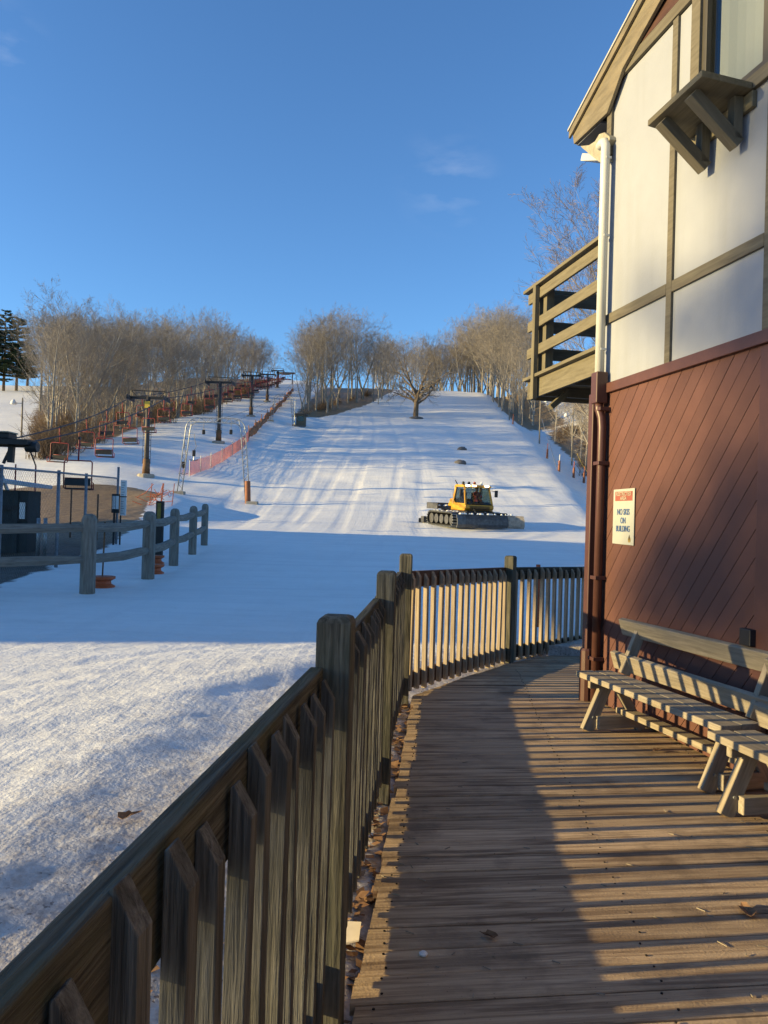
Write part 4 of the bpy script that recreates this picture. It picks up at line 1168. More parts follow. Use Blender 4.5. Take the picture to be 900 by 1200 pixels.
def hang(p, label, rot=0.0, s=.84, group='red chairs hanging along the chairlift'):
    global nch
    o = chair0 if nch == 0 else copy_tree(chair0); nch += 1
    o.location = p; o.rotation_euler = (rnd.uniform(-.05, .05), rnd.uniform(-.04, .04), rot + rnd.uniform(-.08, .08)); o.scale = (s, s, s)
    label_all(o, label, group)
def along(P, d):
    L = 0
    for a, b in zip(P, P[1:]):
        l = (b - a).length
        if L + l >= d: return a.lerp(b, (d - L) / l)
        L += l
    return None
d = 9.5; k = 0
while True:
    p = along(cL, d)
    if p is None: break
    hang(p, 'red framed double chair hanging from the left cable of the chairlift', 0, .74, 'chairs on the left chairlift cable'); d += 5.9
d = 12.0
while True:
    p = along(cR, d)
    if p is None: break
    hang(p, 'red framed double chair hanging from the right cable of the chairlift', math.pi, .74, 'chairs on the right chairlift cable'); d += 5.9
pz = gy(92, 561, 27.5)
o = copy_tree(chair0); o.location = pz + Vector((0, 0, 1.45)); o.rotation_euler = (0, 0, 3.3); o.scale = (.85, .85, .85); o['label'] = 'lowest lift chair, hanging just behind the chain link fence over brown grass'
if 'group' in o: del o['group']
# top station
p = hit(330, 452); p.y += 6; p.z = T(p.x, p.y)
ts = thing('top_station', p, 'dark red top station of the chairlift among the trees on the hilltop', 'lift station')
for dx in (-1.5, 1.5): MB().beam(p + Vector((dx, 0, -.5)), p + Vector((dx, 0, 2.3)), .2, .2).build('leg', M['redtrim'], ts)
MB().box((p.x - 2.0, p.y - .4, p.z + 2.3), (p.x + 2.0, p.y + .4, p.z + 2.6)).build('frame', M['redtrim'], ts, .03)
MB().lathe(p + Vector((0, -1.2, 2.0)), [(1.2, 0), (1.3, .06), (1.3, .18), (1.2, .24)], 20).build('bullwheel', M['darksteel'], ts)
for i in range(9):
    q = hit(301 + i * 4.6, 449 - i * .6); q.y += 3; o = copy_tree(chair0); o.location = (q.x, q.y, T(q.x, q.y) + 1.9); o.rotation_euler = (0, 0, rnd.uniform(-.6, .6)); o.scale = (.85, .85, .85)
    label_all(o, 'dark red chair in the crowded row below the top station of the chairlift', 'chairs crowded at the top station')

# ================================================================== HANDLE TOW with lattice arches
def lattice_arch(label, uL, uR, v, top, kids=True):
    y = hit(uR, v).y; pl = gy(uL, v, y); pr = gy(uR, v, y)
    pl = Vector((pl.x, y, T(pl.x, y))); pr = Vector((pr.x, y, T(pr.x, y)))
    zt = gy((uL + uR) / 2, top, y).z
    t = thing('tow_arch', (pl + pr) / 2, label, 'tow arch', None)
    rr = .75; ins = .55
    def path(o):
        P = []
        xl, xr = pl.x + o, pr.x - o
        P += [Vector((xl, y, pl.z)), Vector((xl + ins * .8, y, zt - rr))]
        for k in range(1, 6):
            a = math.pi / 2 * k / 5; P.append(Vector((xl + ins * .8 + (rr - o) * (1 - math.cos(a)), y, zt - rr + (rr - o) * math.sin(a))))
        Q = []
        for k in range(5, 0, -1):
            a = math.pi / 2 * k / 5; Q.append(Vector((xr - ins * .8 - (rr - o) * (1 - math.cos(a)), y, zt - rr + (rr - o) * math.sin(a))))
        return P + Q + [Vector((xr - ins * .8, y, zt - rr)), Vector((xr, y, pr.z))]
    def dens(P, st=.28):
        out = []
        for a, b in zip(P, P[1:]):
            n = max(1, int((b - a).length / st))
            out += [a.lerp(b, k / n) for k in range(n)]
        return out + [P[-1]]
    A = path(0.0); B = path(.30)
    MB().tube(A, .034, 6).build('outer_chord', M['galv'], t, 0, True); MB().tube(B, .034, 6).build('inner_chord', M['galv'], t, 0, True)
    n = 44
    def at(P, f):
        Ls = [0]
        for a, b in zip(P, P[1:]): Ls.append(Ls[-1] + (b - a).length)
        x = f * Ls[-1]
        for i in range(len(P) - 1):
            if x <= Ls[i + 1] + 1e-6: return P[i].lerp(P[i + 1], (x - Ls[i]) / max(1e-6, Ls[i + 1] - Ls[i]))
        return P[-1]
    mb = MB()
    for k in range(n):
        a = at(A if k % 2 == 0 else B, k / n); b = at(B if k % 2 == 0 else A, (k + 1) / n); mb.tube([a, b], .018, 4)
    mb.build('lattice', M['galv'], t)
    for q in (pl, pr): MB().box((q.x - .22, y - .25, q.z - .4), (q.x + .5, y + .25, q.z + .14)).build('footing', M['concrete'], t, .02)
    return t, pl, pr, zt, y
t1, aL, aR, az, ay = lattice_arch('nearest grey lattice arch of the handle tow, over the snow', 207, 293, 590, 490)
mb = MB(); mb.tube([Vector((aR.x - .14, ay, aR.z - .05)), Vector((aR.x - .20, ay, aR.z + 1.45))], [.19, .18], 12)
o = mb.build('leg_pad', M['orangepad'], None, .02); tag(o, 'orange pad wrapped around the right leg of the nearest lattice arch', 'pad')
t2, bL, bR, bz, by = lattice_arch('second lattice arch of the handle tow, farther up beside the net fence', 316, 346, 499, 462)
def tow(x):
    pts = [Vector((x, 30, T(x, 30) + 2.5)), Vector((x + (aL.x + aR.x) / 2 - (aL.x + aR.x) / 2, ay, az - .35)), Vector(((bL.x + bR.x) / 2 + (x - (aL.x + aR.x) / 2), by, bz - .3))]
    return pts
xm = (aL.x + aR.x) / 2
tc = []
for k, sx in enumerate((-.55, .75)):
    pts = [Vector((xm + sx, ay, az - .32)), Vector(((bL.x + bR.x) / 2 + sx, by, bz - .3)), Vector(((bL.x + bR.x) / 2 + sx - 4, by + 60, T((bL.x + bR.x) / 2 + sx - 4, by + 60) + 3.5))]
    tc.append(cable('tow_cable', pts, .014, 'darksteel', ('thin tow cable on the left under the lattice arches', 'thin tow cable on the right under the lattice arches')[k], .004))
def tow_handle(p, L, label, t_bar=True):
    t = thing('surface_tow', p, label, 'tow bar', None)
    MB().tube([p, p + Vector((.04, 0, -.5)), p + Vector((.16, -.05, -.9)), p + Vector((.1, 0, -L * .55)), p + Vector((0, 0, -L * .62))], .018, 5).build('spring_rope', M['blacksteel'], t)
    MB().box((p.x - .10, p.y - .09, p.z - L * .62 - .42), (p.x + .10, p.y + .09, p.z - L * .62)).build('reel_box', M['blacksteel'], t, .02)
    MB().tube([p + Vector((0, 0, -L * .62 - .42)), p + Vector((-.02, 0, -L))], .02, 5).build('stick', M['redchair'] if t_bar else M['galv'], t)
    MB().tube([p + Vector((-.3, 0, -L + .06)), p + Vector((.02, 0, -L)), p + Vector((.3, 0, -L + .06))], .025, 6).build('bar', M['blacksteel'], t)
    return t
p = gy(216, 517, ay + .5); tow_handle(p, (556 - 517) / 900 * (ay + .5) , 'tow bar with black reel and red stick by the near arch')
p = gy(228, 508, ay + 4); tow_handle(p, 1.9, 'grey tow bar inside the near arch, right of its left leg', False)
p = gy(239, 494, ay + .2)
for u, lab in ((239, 'short black tow reel hanging from the left half of the near arch'), (271, 'short black tow reel hanging from the right half of the near arch')):
    p = gy(u, 496, ay - .1); t = thing('tow_reel', p, lab, 'tow reel')
    MB().tube([p, p + Vector((0, 0, -.45))], .016, 5).build('rope', M['blacksteel'], t)
    MB().box((p.x - .09, p.y - .08, p.z - .72), (p.x + .09, p.y + .08, p.z - .42)).build('reel_box', M['blacksteel'], t, .02)

# pink net fence between lift line and tow
NP = [hit(u, v) for u, v in ((222, 558), (235, 553), (247, 549), (260, 542), (272, 534), (284, 526), (291, 517))]
nf = thing('net_fence', NP[0], 'pink mesh safety fence on thin posts between the chairlift and the tow', 'fence')
for q in NP: MB().tube([q + Vector((0, 0, -.2)), q + Vector((0, 0, 1.25))], .03, 6).build('post', M['galvd'], nf)
mb = MB()
def netw(a, b, h, mb, st=.085, w=.014):
    L = (b - a).length; n = int(L / st)
    for k in range(n):
        p = a.lerp(b, k / n); mb.beam(p + Vector((0, 0, .03)), p + Vector((0, 0, h)), w, w)
    for k in range(int(h / st) + 1):
        z = Vector((0, 0, .04 + k * st)); mb.beam(a + z, b + z, w, w)
for a, b in zip(NP, NP[1:]): netw(a, b, 1.05, mb)
mb.build('net', M['pinknet'], nf, 0, False, False)
RP = [hit(u, v) for u, v in ((291, 517), (299, 509), (306, 501), (313, 494), (320, 486), (327, 479), (333, 472), (338, 466), (343, 460))]
rf = thing('rolled_net_fence', RP[0], 'sagging rolled orange net fence climbing beside the upper chairlift', 'fence')
for q in RP: MB().tube([q + Vector((0, 0, -.2)), q + Vector((0, 0, 1.6))], .045, 6).build('post', M['brownnet'], rf)
mb = MB(); r = random.Random(4)
for a, b in zip(RP, RP[1:]):
    n = 14
    pts = [a.lerp(b, k / n) + Vector((r.uniform(-.15, .15), 0, .55 + r.uniform(-.2, .35))) for k in range(n + 1)]
    mb.tube(pts, [r.uniform(.10, .30) for _ in pts], 7)
mb.build('net', M['brownnet'], rf, 0, False, True)
# little hut by the clump
p = hit(352, 500); hs = (500 - 486) / 900 * p.y
ht = thing('lift_hut', p, 'tiny brown operator hut on the snow left of the hilltop clump', 'hut')
MB().box((p.x - .6, p.y, p.z - .2), (p.x + .6, p.y + 1.4, p.z + hs)).build('wall', M['timber'], ht)
MB().box((p.x - .78, p.y - .2, p.z + hs), (p.x + .78, p.y + 1.6, p.z + hs + .14)).build('roof', M['roofing'], ht)
MB().box((p.x - .42, p.y - .03, p.z + hs * .45), (p.x + .42, p.y - .004, p.z + hs * .88)).build('window', M['cabglass'], ht)
MB().box((p.x - .8, p.y - .35, p.z - .1), (p.x + .6, p.y - .05, p.z + .12)).build('step', M['clod'], ht)
p = hit(345, 499); t = thing("hooked_pole", p, "thin grey hooked pole left of the tiny hut on the snow", "pole")
MB().tube([p, p + Vector((0, 0, 3.6)), p + Vector((.3, 0, 4.1)), p + Vector((1.0, 0, 4.5))], .05, 6).build('pole', M['galv'], t)
MB().tube([p + Vector((-.3, 0, .1)), p + Vector((.4, 0, .1))], .1, 6).build('foot', M['clod'], t)

# ================================================================== LEFT FOREGROUND
# split rail fence
SP = [Vector((x, y, T(x, y))) for x, y in ((-8.0, 10.6), (-4.87, 12.72), (-4.57, 15.0), (-4.82, 17.73), (-5.18, 20.9), (-5.68, 24.4))]
sf = thing('split_rail_fence', SP[1], 'grey two rail wooden fence standing in the shaded snow at left', 'fence')
for i, q in enumerate(SP):
    mb = MB(); w = .125 if i < 3 else .11
    vs = []; fs = []; gs = []
    oo = rnd.uniform(-30, 30); prof = [(w, -.3), (w, 1.22), (w * .8, 1.29), (w * .35, 1.32)]
    for r, z in prof:
        for k in range(8):
            a = R(22.5 + 45 * k); vs.append(q + Vector((math.cos(a) * r, math.sin(a) * r, z))); gs.append((z + oo, math.cos(a) * r, math.sin(a) * r))
    for l in range(3): fs += [(l * 8 + k, l * 8 + (k + 1) % 8, l * 8 + 8 + (k + 1) % 8, l * 8 + 8 + k) for k in range(8)]
    fs.append(tuple(24 + k for k in range(8))); mb._add(vs, fs, gs); mb.build('post', M['farpost'], sf, .006)
for a, b in zip(SP, SP[1:]):
    for z in (1.08, .56):
        m = a.lerp(b, .5) + Vector((0, 0, z - .03))
        MB().tube([a + Vector((0, 0, z)), a.lerp(b, .12) + Vector((0, 0, z)), m, a.lerp(b, .88) + Vector((0, 0, z)), b + Vector((0, 0, z))], [.06, .085, .09, .085, .06], 6).build('rail', M['farpost'], sf)
# chain link fence
CP = [Vector((x, y, T(x, y))) for x, y in ((-5.6, 8.6), (-6.6, 13.2), (-7.05, 16.6), (-7.62, 19.6), (-8.3, 23.9))]
cf = thing('chain_link_fence', CP[1], 'chain link fence with dull grey pipe posts beside the brown ground', 'fence')
FH = 2.05
for q in CP: MB().tube([q + Vector((0, 0, -.3)), q + Vector((0, 0, FH + (.35 if q == CP[-1] else .05)))], .038, 8).build('post', M['galvd'], cf, 0, True)
for a, b in zip(CP, CP[1:]): MB().tube([a + Vector((0, 0, FH)), b + Vector((0, 0, FH))], .026, 6).build('top_rail', M['galvd'], cf, 0, True)
mb = MB()
for a, b in zip(CP, CP[1:]):
    L = (b - a).length; st = .10; n = int((L + FH) / st); a0 = a + Vector((0, 0, .04)); d = (b - a) / L; H = FH - .06
    for k in range(n):
        for sg in (1, -1):
            s0 = k * st if sg > 0 else k * st - H; s1 = s0 + H * 1.0
            if sg > 0: s0, s1 = k * st - H, k * st
            lo = max(0, s0); hi = min(L, s1)
            if hi - lo < .02: continue
            f = lambda s: ((s - s0) if sg > 0 else (H - (s - s0)))
            mb.tube([a0 + d * lo + Vector((0, 0, f(lo))), a0 + d * hi + Vector((0, 0, f(hi)))], .0019, 3, False)
mb.build('wire_mesh', M['darksteel'], cf, 0, False, False)
# notice boards on its end post
q = CP[-1]
nb = thing('notice_board', gy(145, 605, 23.6), 'tall narrow white notice board fixed at the end of the chain link fence', 'sign')
a = gy(140.5, 604, 23.6); b = gy(149.5, 563, 23.6)
MB().box((a.x, 23.58, a.z), (b.x - .02, 23.62, b.z)).build('panel', M['whiteboard'], nb, .004)
mb = MB(); MB().box((a.x - .02, 23.57, (a.z + b.z) / 2 + .02), (b.x, 23.576, (a.z + b.z) / 2 + .05)).build('divider', M['blackpost'], nb)
for k in range(14):
    zz = a.z + .06 + k * .072
    if abs(zz - (a.z + b.z) / 2) > .05: MB().box((a.x + .03, 23.572, zz), (b.x - .06 - rnd.random() * .05, 23.578, zz + .02)).build('text_line', M['lettergrey'], nb)
MB().tube([Vector((a.x - .0, 23.66, T(a.x, 23.6) - .2)), Vector((a.x, 23.66, b.z))], .025, 6).build('post', M['blackpost'], nb)
db = thing('control_box', gy(136, 602, 23.6), 'small dark framed box with two pale panels left of the tall white notice board', 'box')
a = gy(131, 601, 23.5); b = gy(139.5, 579, 23.5)
MB().box((a.x, 23.45, a.z), (b.x, 23.6, b.z)).build('case', M['blackpost'], db, .01)
for k in range(2): MB().box((a.x + .03 + k * .105, 23.43, a.z + .12), (a.x + .115 + k * .105, 23.448, b.z - .06)).build('panel', M['whiteboard'], db)
MB().beam(Vector((a.x + .06, 23.55, T(a.x, 23.5) - .1)), Vector((a.x + .06, 23.55, a.z)), .05, .05).build('post', M['blackpost'], db)
# shed
sx1 = gy(38, 600, 20.2).x; sz0 = T(-10, 20) - .3
sh = thing('lift_shed', (sx1, 20.2, T(sx1, 20.2)), 'dark green shed with a pale sloping roof and small white window behind the fence', 'shed')
zr = gy(47, 571, 20.2).z
MB().prism([(20.2, sz0), (20.95, sz0), (20.95, zr - .1), (20.2, zr - .1)], lambda a, b, t: (t, a, b), sx1 - 3.4, sx1 - .12).build('wall', M['shedgreen'], sh, .01)
mb = MB(); zl = gy(0, 556, 20.0).z + .1
mb._add([(sx1 - 3.7, 19.8, zr + .42), (sx1 + .12, 19.8, zr - .02), (sx1 + .12, 21.1, zr - .02), (sx1 - 3.7, 21.1, zr + .42), (sx1 - 3.7, 19.8, zr + .52), (sx1 + .12, 19.8, zr + .08), (sx1 + .12, 21.1, zr + .08), (sx1 - 3.7, 21.1, zr + .52)],
        [(3, 2, 1, 0), (4, 5, 6, 7), (0, 1, 5, 4), (1, 2, 6, 5), (2, 3, 7, 6), (3, 0, 4, 7)])
mb.build('roof', M['shedroof'], sh, .01)
a = gy(24.5, 608, 20.2); b = gy(31.5, 589, 20.2)
wf = MB().box((a.x - .05, 20.12, a.z - .05), (b.x + .05, 20.195, b.z + .05)).build('window', M['blackpost'], sh)
MB().box((a.x, 20.10, a.z), (b.x, 20.118, b.z)).build('pane', M['whiteboard'], wf)
MB().box((sx1 - .5, 20.13, sz0 + .2), (sx1 - .36, 20.195, zr - .15)).build('corner_board', M['shedgreen'], sh, .004)
MB().box((sx1 - 1.9, 20.13, sz0 + .25), (sx1 - 1.1, 20.195, zr - .45)).build('door', M['shedgreen'], sh, .01)
MB().box((sx1 - 3.4, 20.12, zr - .62), (sx1 - .1, 20.196, zr - .5)).build('trim_board', M['blackpost'], sh, .004)
# pair of small posts by the shed
for u, lab in ((44, 'short pale pipe standing at the right corner of the dark shed'), (52, 'short pale pipe just right of the one at the shed corner')):
    p = gy(u, 652, 19.3); p.z = T(p.x, p.y); tag(MB().tube([p + Vector((0, 0, -.1)), p + Vector((0, 0, .95))], .05, 8).build('pipe_post', M['galv'], None, 0, True), lab, 'post')
# red bamboo poles
for i, (u, v, top, lab) in enumerate(((82, 632, 573, 'thin rust red pole standing in the brown grass behind the fence'), (113, 642, 579, 'thin rust red pole right of a similar one, behind the first fence post'),
                                      (17.5, 575, 544, 'thin red marker pole seen above the shed roof'), (41, 575, 546, 'thin red marker pole right of the shed roof ridge'))):
    y = 27.0 - i * 1.2 if i < 2 else 29; p = gy(u, v, y); p.z = T(p.x, p.y)
    zt = gy(u, top, y).z; tag(MB().tube([p + Vector((0, 0, -.2)), Vector((p.x, y, zt))], .028, 6).build('marker_pole', M['redchair'] if i > 1 else M['rust'], None, 0, True), lab, 'pole')
# yellow and black post
p = Vector((-5.72, 19.6, 0)); p.z = T(p.x, p.y)
yp = thing('boundary_post', p, 'dark post with a yellow face behind the split rail fence', 'post')
zt = gy(181, 587, 19.6).z
MB().box((p.x - .09, 19.55, p.z - .2), (p.x + .09, 19.70, zt)).build('post', M['blackpost'], yp, .01)
MB().box((p.x - .045, 19.535, zt - .62), (p.x + .045, 19.548, zt - .05)).build('face', M['yellowpost'], yp)
# orange bases
def orange_base(p, s, label, pole):
    t = thing('orange_spool', p, label, 'pole base')
    MB().lathe(p, [(.17 * s, -.03), (.18 * s, .02), (.125 * s, .06), (.12 * s, .11), (.18 * s, .15), (.18 * s, .19), (.05 * s, .195)], 16).build('drum', M['orange'], t, 0, False)
    if pole: MB().tube([p, p + Vector((.02, 0, 1.15))], .014, 6).build('pole', M['rust'], t)
orange_base(Vector((-4.95, 13.6, T(-4.95, 13.6))), 1.25, 'orange plastic base with a thin pole beside the nearest split rail post', True)
orange_base(Vector((-4.75, 16.0, T(-4.75, 16.0))), 1.15, 'orange plastic base just behind the second split rail post', False)
orange_base(Vector((-5.35, 18.1, T(-5.35, 18.1))), 1.15, 'orange plastic base farther up, beside the yellow faced post', False)
# orange net scraps in the grass
for i, (u, v, h, lab) in enumerate(((175, 592, 26, 'limp orange netting hung on poles in the brown grass'), (188, 590, 24, 'limp orange netting right of another piece, by the snow edge'))):
    p = hit(u, v); t = thing('orange_netting', p, lab, 'netting'); r = random.Random(i + 2)
    H = h / 900 * p.y
    for k in range(2): MB().tube([p + Vector((k * .6, 0, -.1)), p + Vector((k * .6 + .1, 0, H))], .022, 5).build('pole', M['orange'], t)
    mb = MB()
    for k in range(9):
        a = p + Vector((r.uniform(-.2, .8), r.uniform(-.1, .1), r.uniform(.0, H))); b = p + Vector((r.uniform(-.9, .7), r.uniform(-.2, .2), r.uniform(0, H * .5))); mb.tube([a, a.lerp(b, .5) - Vector((0, 0, .12)), b], .016, 4, False)
    mb.build('net', M['orange'], t)
# floodlight poles
def flood(u, v, top, label, side=-1, r=.09):
    p = hit(u, v); h = (v - top) / 900 * p.y; t = thing('floodlight_pole', p, label, 'light pole')
    MB().tube([p + Vector((0, 0, -.3)), p + Vector((0, 0, h))], [r, r * .75], 8).build('pole', M['polewood'], t, 0, True)
    c = p + Vector((0, 0, h * .86 if side else h))
    MB().beam(c, c + Vector((side * .7, -.05, 0)), .07, .07).build('arm', M['galv'], t)
    MB().lathe(c + Vector((side * .75, -.12, -.05)), [(.10, .35), (.24, .12), (.28, -.05), (.1, -.1)], 10).build('lamp_head', M['whiteboard'], t, 0, True)
    return p, h
flood(25, 513, 466, 'wooden floodlight pole on the open snow at the far left')
flood(670, 545, 478, 'wooden floodlight pole on the bank under the balcony, nearest the chalet')
flood(632, 520, 462, 'wooden floodlight pole under the outer end of the balcony', 1)
flood(546, 456, 424, 'weathered pole standing at the crest of the ski run', -1)
# cable guard / guy wire between the right poles
a = hit(634, 520); b = hit(653, 556)
tag(MB().tube([a + Vector((0, 0, 3.2)), b + Vector((0, 0, .4))], .03, 5).build('guy_wire', M['galv']), 'pale guy line slanting down from the floodlight pole below the balcony', 'cable')
# orange hydrants / netting on the right bank
for i, (u, v, lab) in enumerate(((641, 537, 'orange padded stake at the edge of the ski run, left of the others'), (655, 552, 'orange padded stake with a white top on the right bank'),
                                 (672, 560, 'orange padded base of the floodlight pole on the right bank'), (684, 566, 'low orange netting at the right bank by the downspouts'), (601, 497, 'orange netting at the foot of the pale trees right of the run'))):
    p = hit(u, v); t = thing('orange_stake', p, lab, 'stake')
    MB().tube([p + Vector((0, 0, -.1)), p + Vector((.03, 0, .95))], [.12, .10], 8).build('pad', M['orangepad'], t, .02)
    MB().tube([p + Vector((.02, 0, .9)), p + Vector((.05, 0, 1.5))], .035, 6).build('stake', M['whiteboard'] if i == 1 else M['orange'], t)
a = hit(676, 546); b = hit(690, 560)
tag(MB().tube([a + Vector((0, 0, 1.3)), a.lerp(b, .4) + Vector((0, 0, .7)), b + Vector((0, 0, .35))], .03, 6).build('yellow_rope', M['strap']), 'sagging yellow rope on the right bank beside the chalet corner', 'rope')
# orange marker seen through the far railing
p = Vector((2.15, 10.6, 0)); p.z = T(p.x, p.y)
tag(MB().tube([p + Vector((0, 0, -.1)), p + Vector((0, 0, .42)), p + Vector((0, 0, .85))], [.05, .045, .03], 10).build('orange_marker', M['orange'], None, 0, True), 'orange marker stub seen through the far shaded railing', 'marker')
# snow lumps with dark sides, up the run
for i, (u, v, s, lab) in enumerate(((541, 527, .55, 'upper of two small dark lumps on the sunlit ski run'), (540, 543, .62, 'lower dark lump on the ski run above the groomer'))):
    p = hit(u, v); r = random.Random(i); mb = MB()
    mb.lathe(p, [(s, -.1), (s * .9, .12), (s * .55, .26), (s * .15, .30)], 9)
    mb.v = [(x + r.uniform(-.12, .12), y + r.uniform(-.1, .1), z + r.uniform(-.05, .05)) for x, y, z in mb.v]
    tag(mb.build('snow_clod', M['clod'], None, 0, True), lab, 'lump')
# ================================================================== SNOW GROOMER
gp = hit(548, 617)
gr = thing('snow_groomer', (0, 0, 0), 'yellow tracked snow groomer with lit roof lamps and a wide front blade', 'groomer')
def gb(name, lo, hi, mat, parent=None, bev=.02, lab=None):
    o = MB().box(lo, hi).build(name, M[mat], parent or gr, bev)
    if lab: o['label'] = lab
    return o
# tracks: rounded belts with cleats
def track(x0, x1):
    path = []
    for k in range(9): a = math.pi / 2 + math.pi * k / 8; path.append((-1.35 + .42 * math.cos(a) * 1.0, .47 + .42 * math.sin(a)))
    for k in range(9): a = -math.pi / 2 + math.pi * k / 8; path.append((1.65 + .42 * math.cos(a), .47 + .42 * math.sin(a)))
    mb = MB(); inner = [(a * .97 + .005, .47 + (b - .47) * .86) for a, b in path]; n = len(path)
    V = []
    for x in (x0, x1): V += [(x, a, b) for a, b in path] + [(x, a, b) for a, b in inner]
    F = []
    for i in range(n):
        j = (i + 1) % n
        F += [(i, j, 2 * n + j, 2 * n + i), (n + i, 3 * n + i, 3 * n + j, n + j), (i, n + i, n + j, j), (2 * n + i, 2 * n + j, 3 * n + j, 3 * n + i)]
    mb._add(V, F); tr = mb.build('track', M['rubber'], gr)
    Ls = []
    for i in range(n):
        a = Vector((0, *path[i])); b = Vector((0, *path[(i + 1) % n])); m = max(1, int((b - a).length / .2))
        for k in range(m): Ls.append((a.lerp(b, k / m), (b - a).normalized()))
    mb = MB()
    for p, d in Ls:
        nrm = Vector((0, d.z, -d.y)); mb.beam(Vector((x0 - .03, p.y, p.z)) + nrm * .035, Vector((x1 + .03, p.y, p.z)) + nrm * .035, .05, .07, nrm)
    mb.build('cleats', M['galv'], tr)
    for y in (-1.35, -.6, .15, .9, 1.65):
        MB().tube([(x0 + .12, y, .45), (x1 - .12, y, .45)], .33 if abs(y - .15) > 1 else .30, 14).build('road_wheel', M['blade'], tr)
track(-1.95, -.95); track(.95, 1.95)
gb('chassis', (-.95, -1.6, .55), (.95, 2.1, 1.05), 'blacksteel')
gb('rear_deck', (-1.1, .55, 1.05), (1.1, 2.3, 1.25), 'blade')
mb = MB(); mb.prism([(1.0, 1.05), (-1.35, 1.05), (-1.52, 1.22), (-1.5, 1.42), (1.0, 1.42)], lambda a, b, t: (t, a, b), -1.0, 1.0); mb.build('hood', M['yellow'], gr, .03)
# cab shell as pillars, roof, rear
cx0, cx1 = -.98, .98
def cabb(name, p, q, w, h, mat='yellow'): return MB().beam(p, q, w, h).build(name, M[mat], gr, .015)
for sx in (-1, 1):
    cabb('front_pillar', (sx * .94, -1.40, 1.42), (sx * .86, -1.02, 2.52), .10, .10)
    cabb('rear_pillar', (sx * .94, .35, 1.42), (sx * .88, .10, 2.52), .14, .16)
    mb = MB(); mb.prism([(-1.40, 1.421), (.95, 1.421), (.75, 1.75), (.35, 1.80), (.05, 1.52), (-1.36, 1.50)], lambda a, b, t: (t, a, b), sx * .93 - .04, sx * .93 + .04); mb.build('side_panel', M['yellow'], gr, .01)
    mb = MB(); mb.prism([(-1.34, 1.51), (.22, 1.55), (.06, 2.5), (-1.02, 2.5)], lambda a, b, t: (t, a, b), sx * .915 - .008, sx * .915 + .008); mb.build('side_glass', M['cabglass'], gr)
    MB().tube([(sx * .95, -1.15, 2.35), (sx * 1.22, -1.3, 2.3)], .02, 5).build('mirror_arm', M['blacksteel'], gr)
    gb('mirror', (sx * 1.24 - .10, -1.37, 1.95), (sx * 1.24 + .10, -1.27, 2.38), 'blacksteel')
mb = MB(); mb.prism([(-1.15, 2.52), (.2, 2.52), (.16, 2.62), (.0, 2.68), (-.95, 2.68), (-1.16, 2.60)], lambda a, b, t: (t, a, b), -.98, .98); mb.build('roof', M['yellow'], gr, .03)
mb = MB(); mb._add([(-.90, -1.425, 1.46), (.90, -1.425, 1.46), (.83, -1.06, 2.52), (-.83, -1.06, 2.52), (-.90, -1.405, 1.46), (.90, -1.405, 1.46), (.83, -1.04, 2.52), (-.83, -1.04, 2.52)],
                   [(0, 1, 2, 3), (7, 6, 5, 4), (0, 4, 5, 1), (1, 5, 6, 2), (2, 6, 7, 3), (3, 7, 4, 0)]); mb.build('windscreen', M['cabglass'], gr)
mb = MB(); mb._add([(-.88, .30, 1.8), (.88, .30, 1.8), (.82, .12, 2.5), (-.82, .12, 2.5)], [(0, 1, 2, 3)]); mb.build('rear_window', M['cabglass'], gr)
gb('rear_bulkhead', (-.9, .28, 1.42), (.9, .36, 1.8), 'yellow')
gb('dashboard', (-.85, -1.28, 1.43), (.85, -.85, 1.62), 'blacksteel')
for sx in (-.42, .42):
    gb('seat', (sx - .25, -.55, 1.43), (sx + .25, -.05, 1.62), 'blacksteel', None, .04); gb('seat_back', (sx - .25, -.06, 1.55), (sx + .25, .08, 2.2), 'blacksteel', None, .04)
for x in (-.72, -.28, .62):
    gb('headlamp', (x - .14, -1.22, 2.57), (x + .14, -1.165, 2.66), 'headlamp', None, .01)
for x, m in ((-.75, 'blacksteel'), (-.35, 'blacksteel'), (.05, 'orange'), (.55, 'whiteboard')):
    MB().lathe((x, -.6, 2.68), [(.09, 0), (.09, .14), (.04, .2)], 10).build('roof_beacon', M[m], gr)
MB().tube([(-.85, .0, 2.66), (-.95, .15, 2.95)], .03, 6).build('exhaust', M['blacksteel'], gr)
MB().tube([(-.1, -1.33, 1.75), (.35, -1.16, 2.2)], .012, 5).build('wiper', M['blacksteel'], gr)
# blade: curved centre and two folded wings
def bl(name, x0, x1, y0, y1, mat):
    prof = [(0, .05), (-.10, .25), (-.06, .55), (.10, .85), (.17, .83), (.02, .52), (-.02, .27), (.10, .05)]
    n = len(prof); V = [(x0, y0 + a, b) for a, b in prof] + [(x1, y1 + a, b) for a, b in prof]
    F = [tuple(range(n)), tuple(range(2 * n - 1, n - 1, -1))] + [(i, i + n, (i + 1) % n + n, (i + 1) % n) for i in range(n)]
    mb = MB(); mb._add(V, F); return mb.build(name, M[mat], gr, .01)
bl('blade', -1.45, 1.45, -2.55, -2.55, 'blade'); bl('blade_wing', -2.25, -1.46, -2.95, -2.56, 'blade'); bl('blade_wing', 1.46, 2.35, -2.56, -3.0, 'bladetan')
MB().tube([(-1.45, -2.38, .93), (1.45, -2.38, .93)], .06, 8).build('blade_top_bar', M['blacksteel'], gr)
for sx in (-.7, .7): MB().beam((sx, -2.4, .5), (sx, -1.5, .75), .14, .18).build('push_arm', M['blacksteel'], gr, .01)
for sx in (-.35, .35): MB().tube([(sx, -2.4, .7), (sx, -1.55, 1.0)], .05, 8).build('ram', M['galv'], gr)
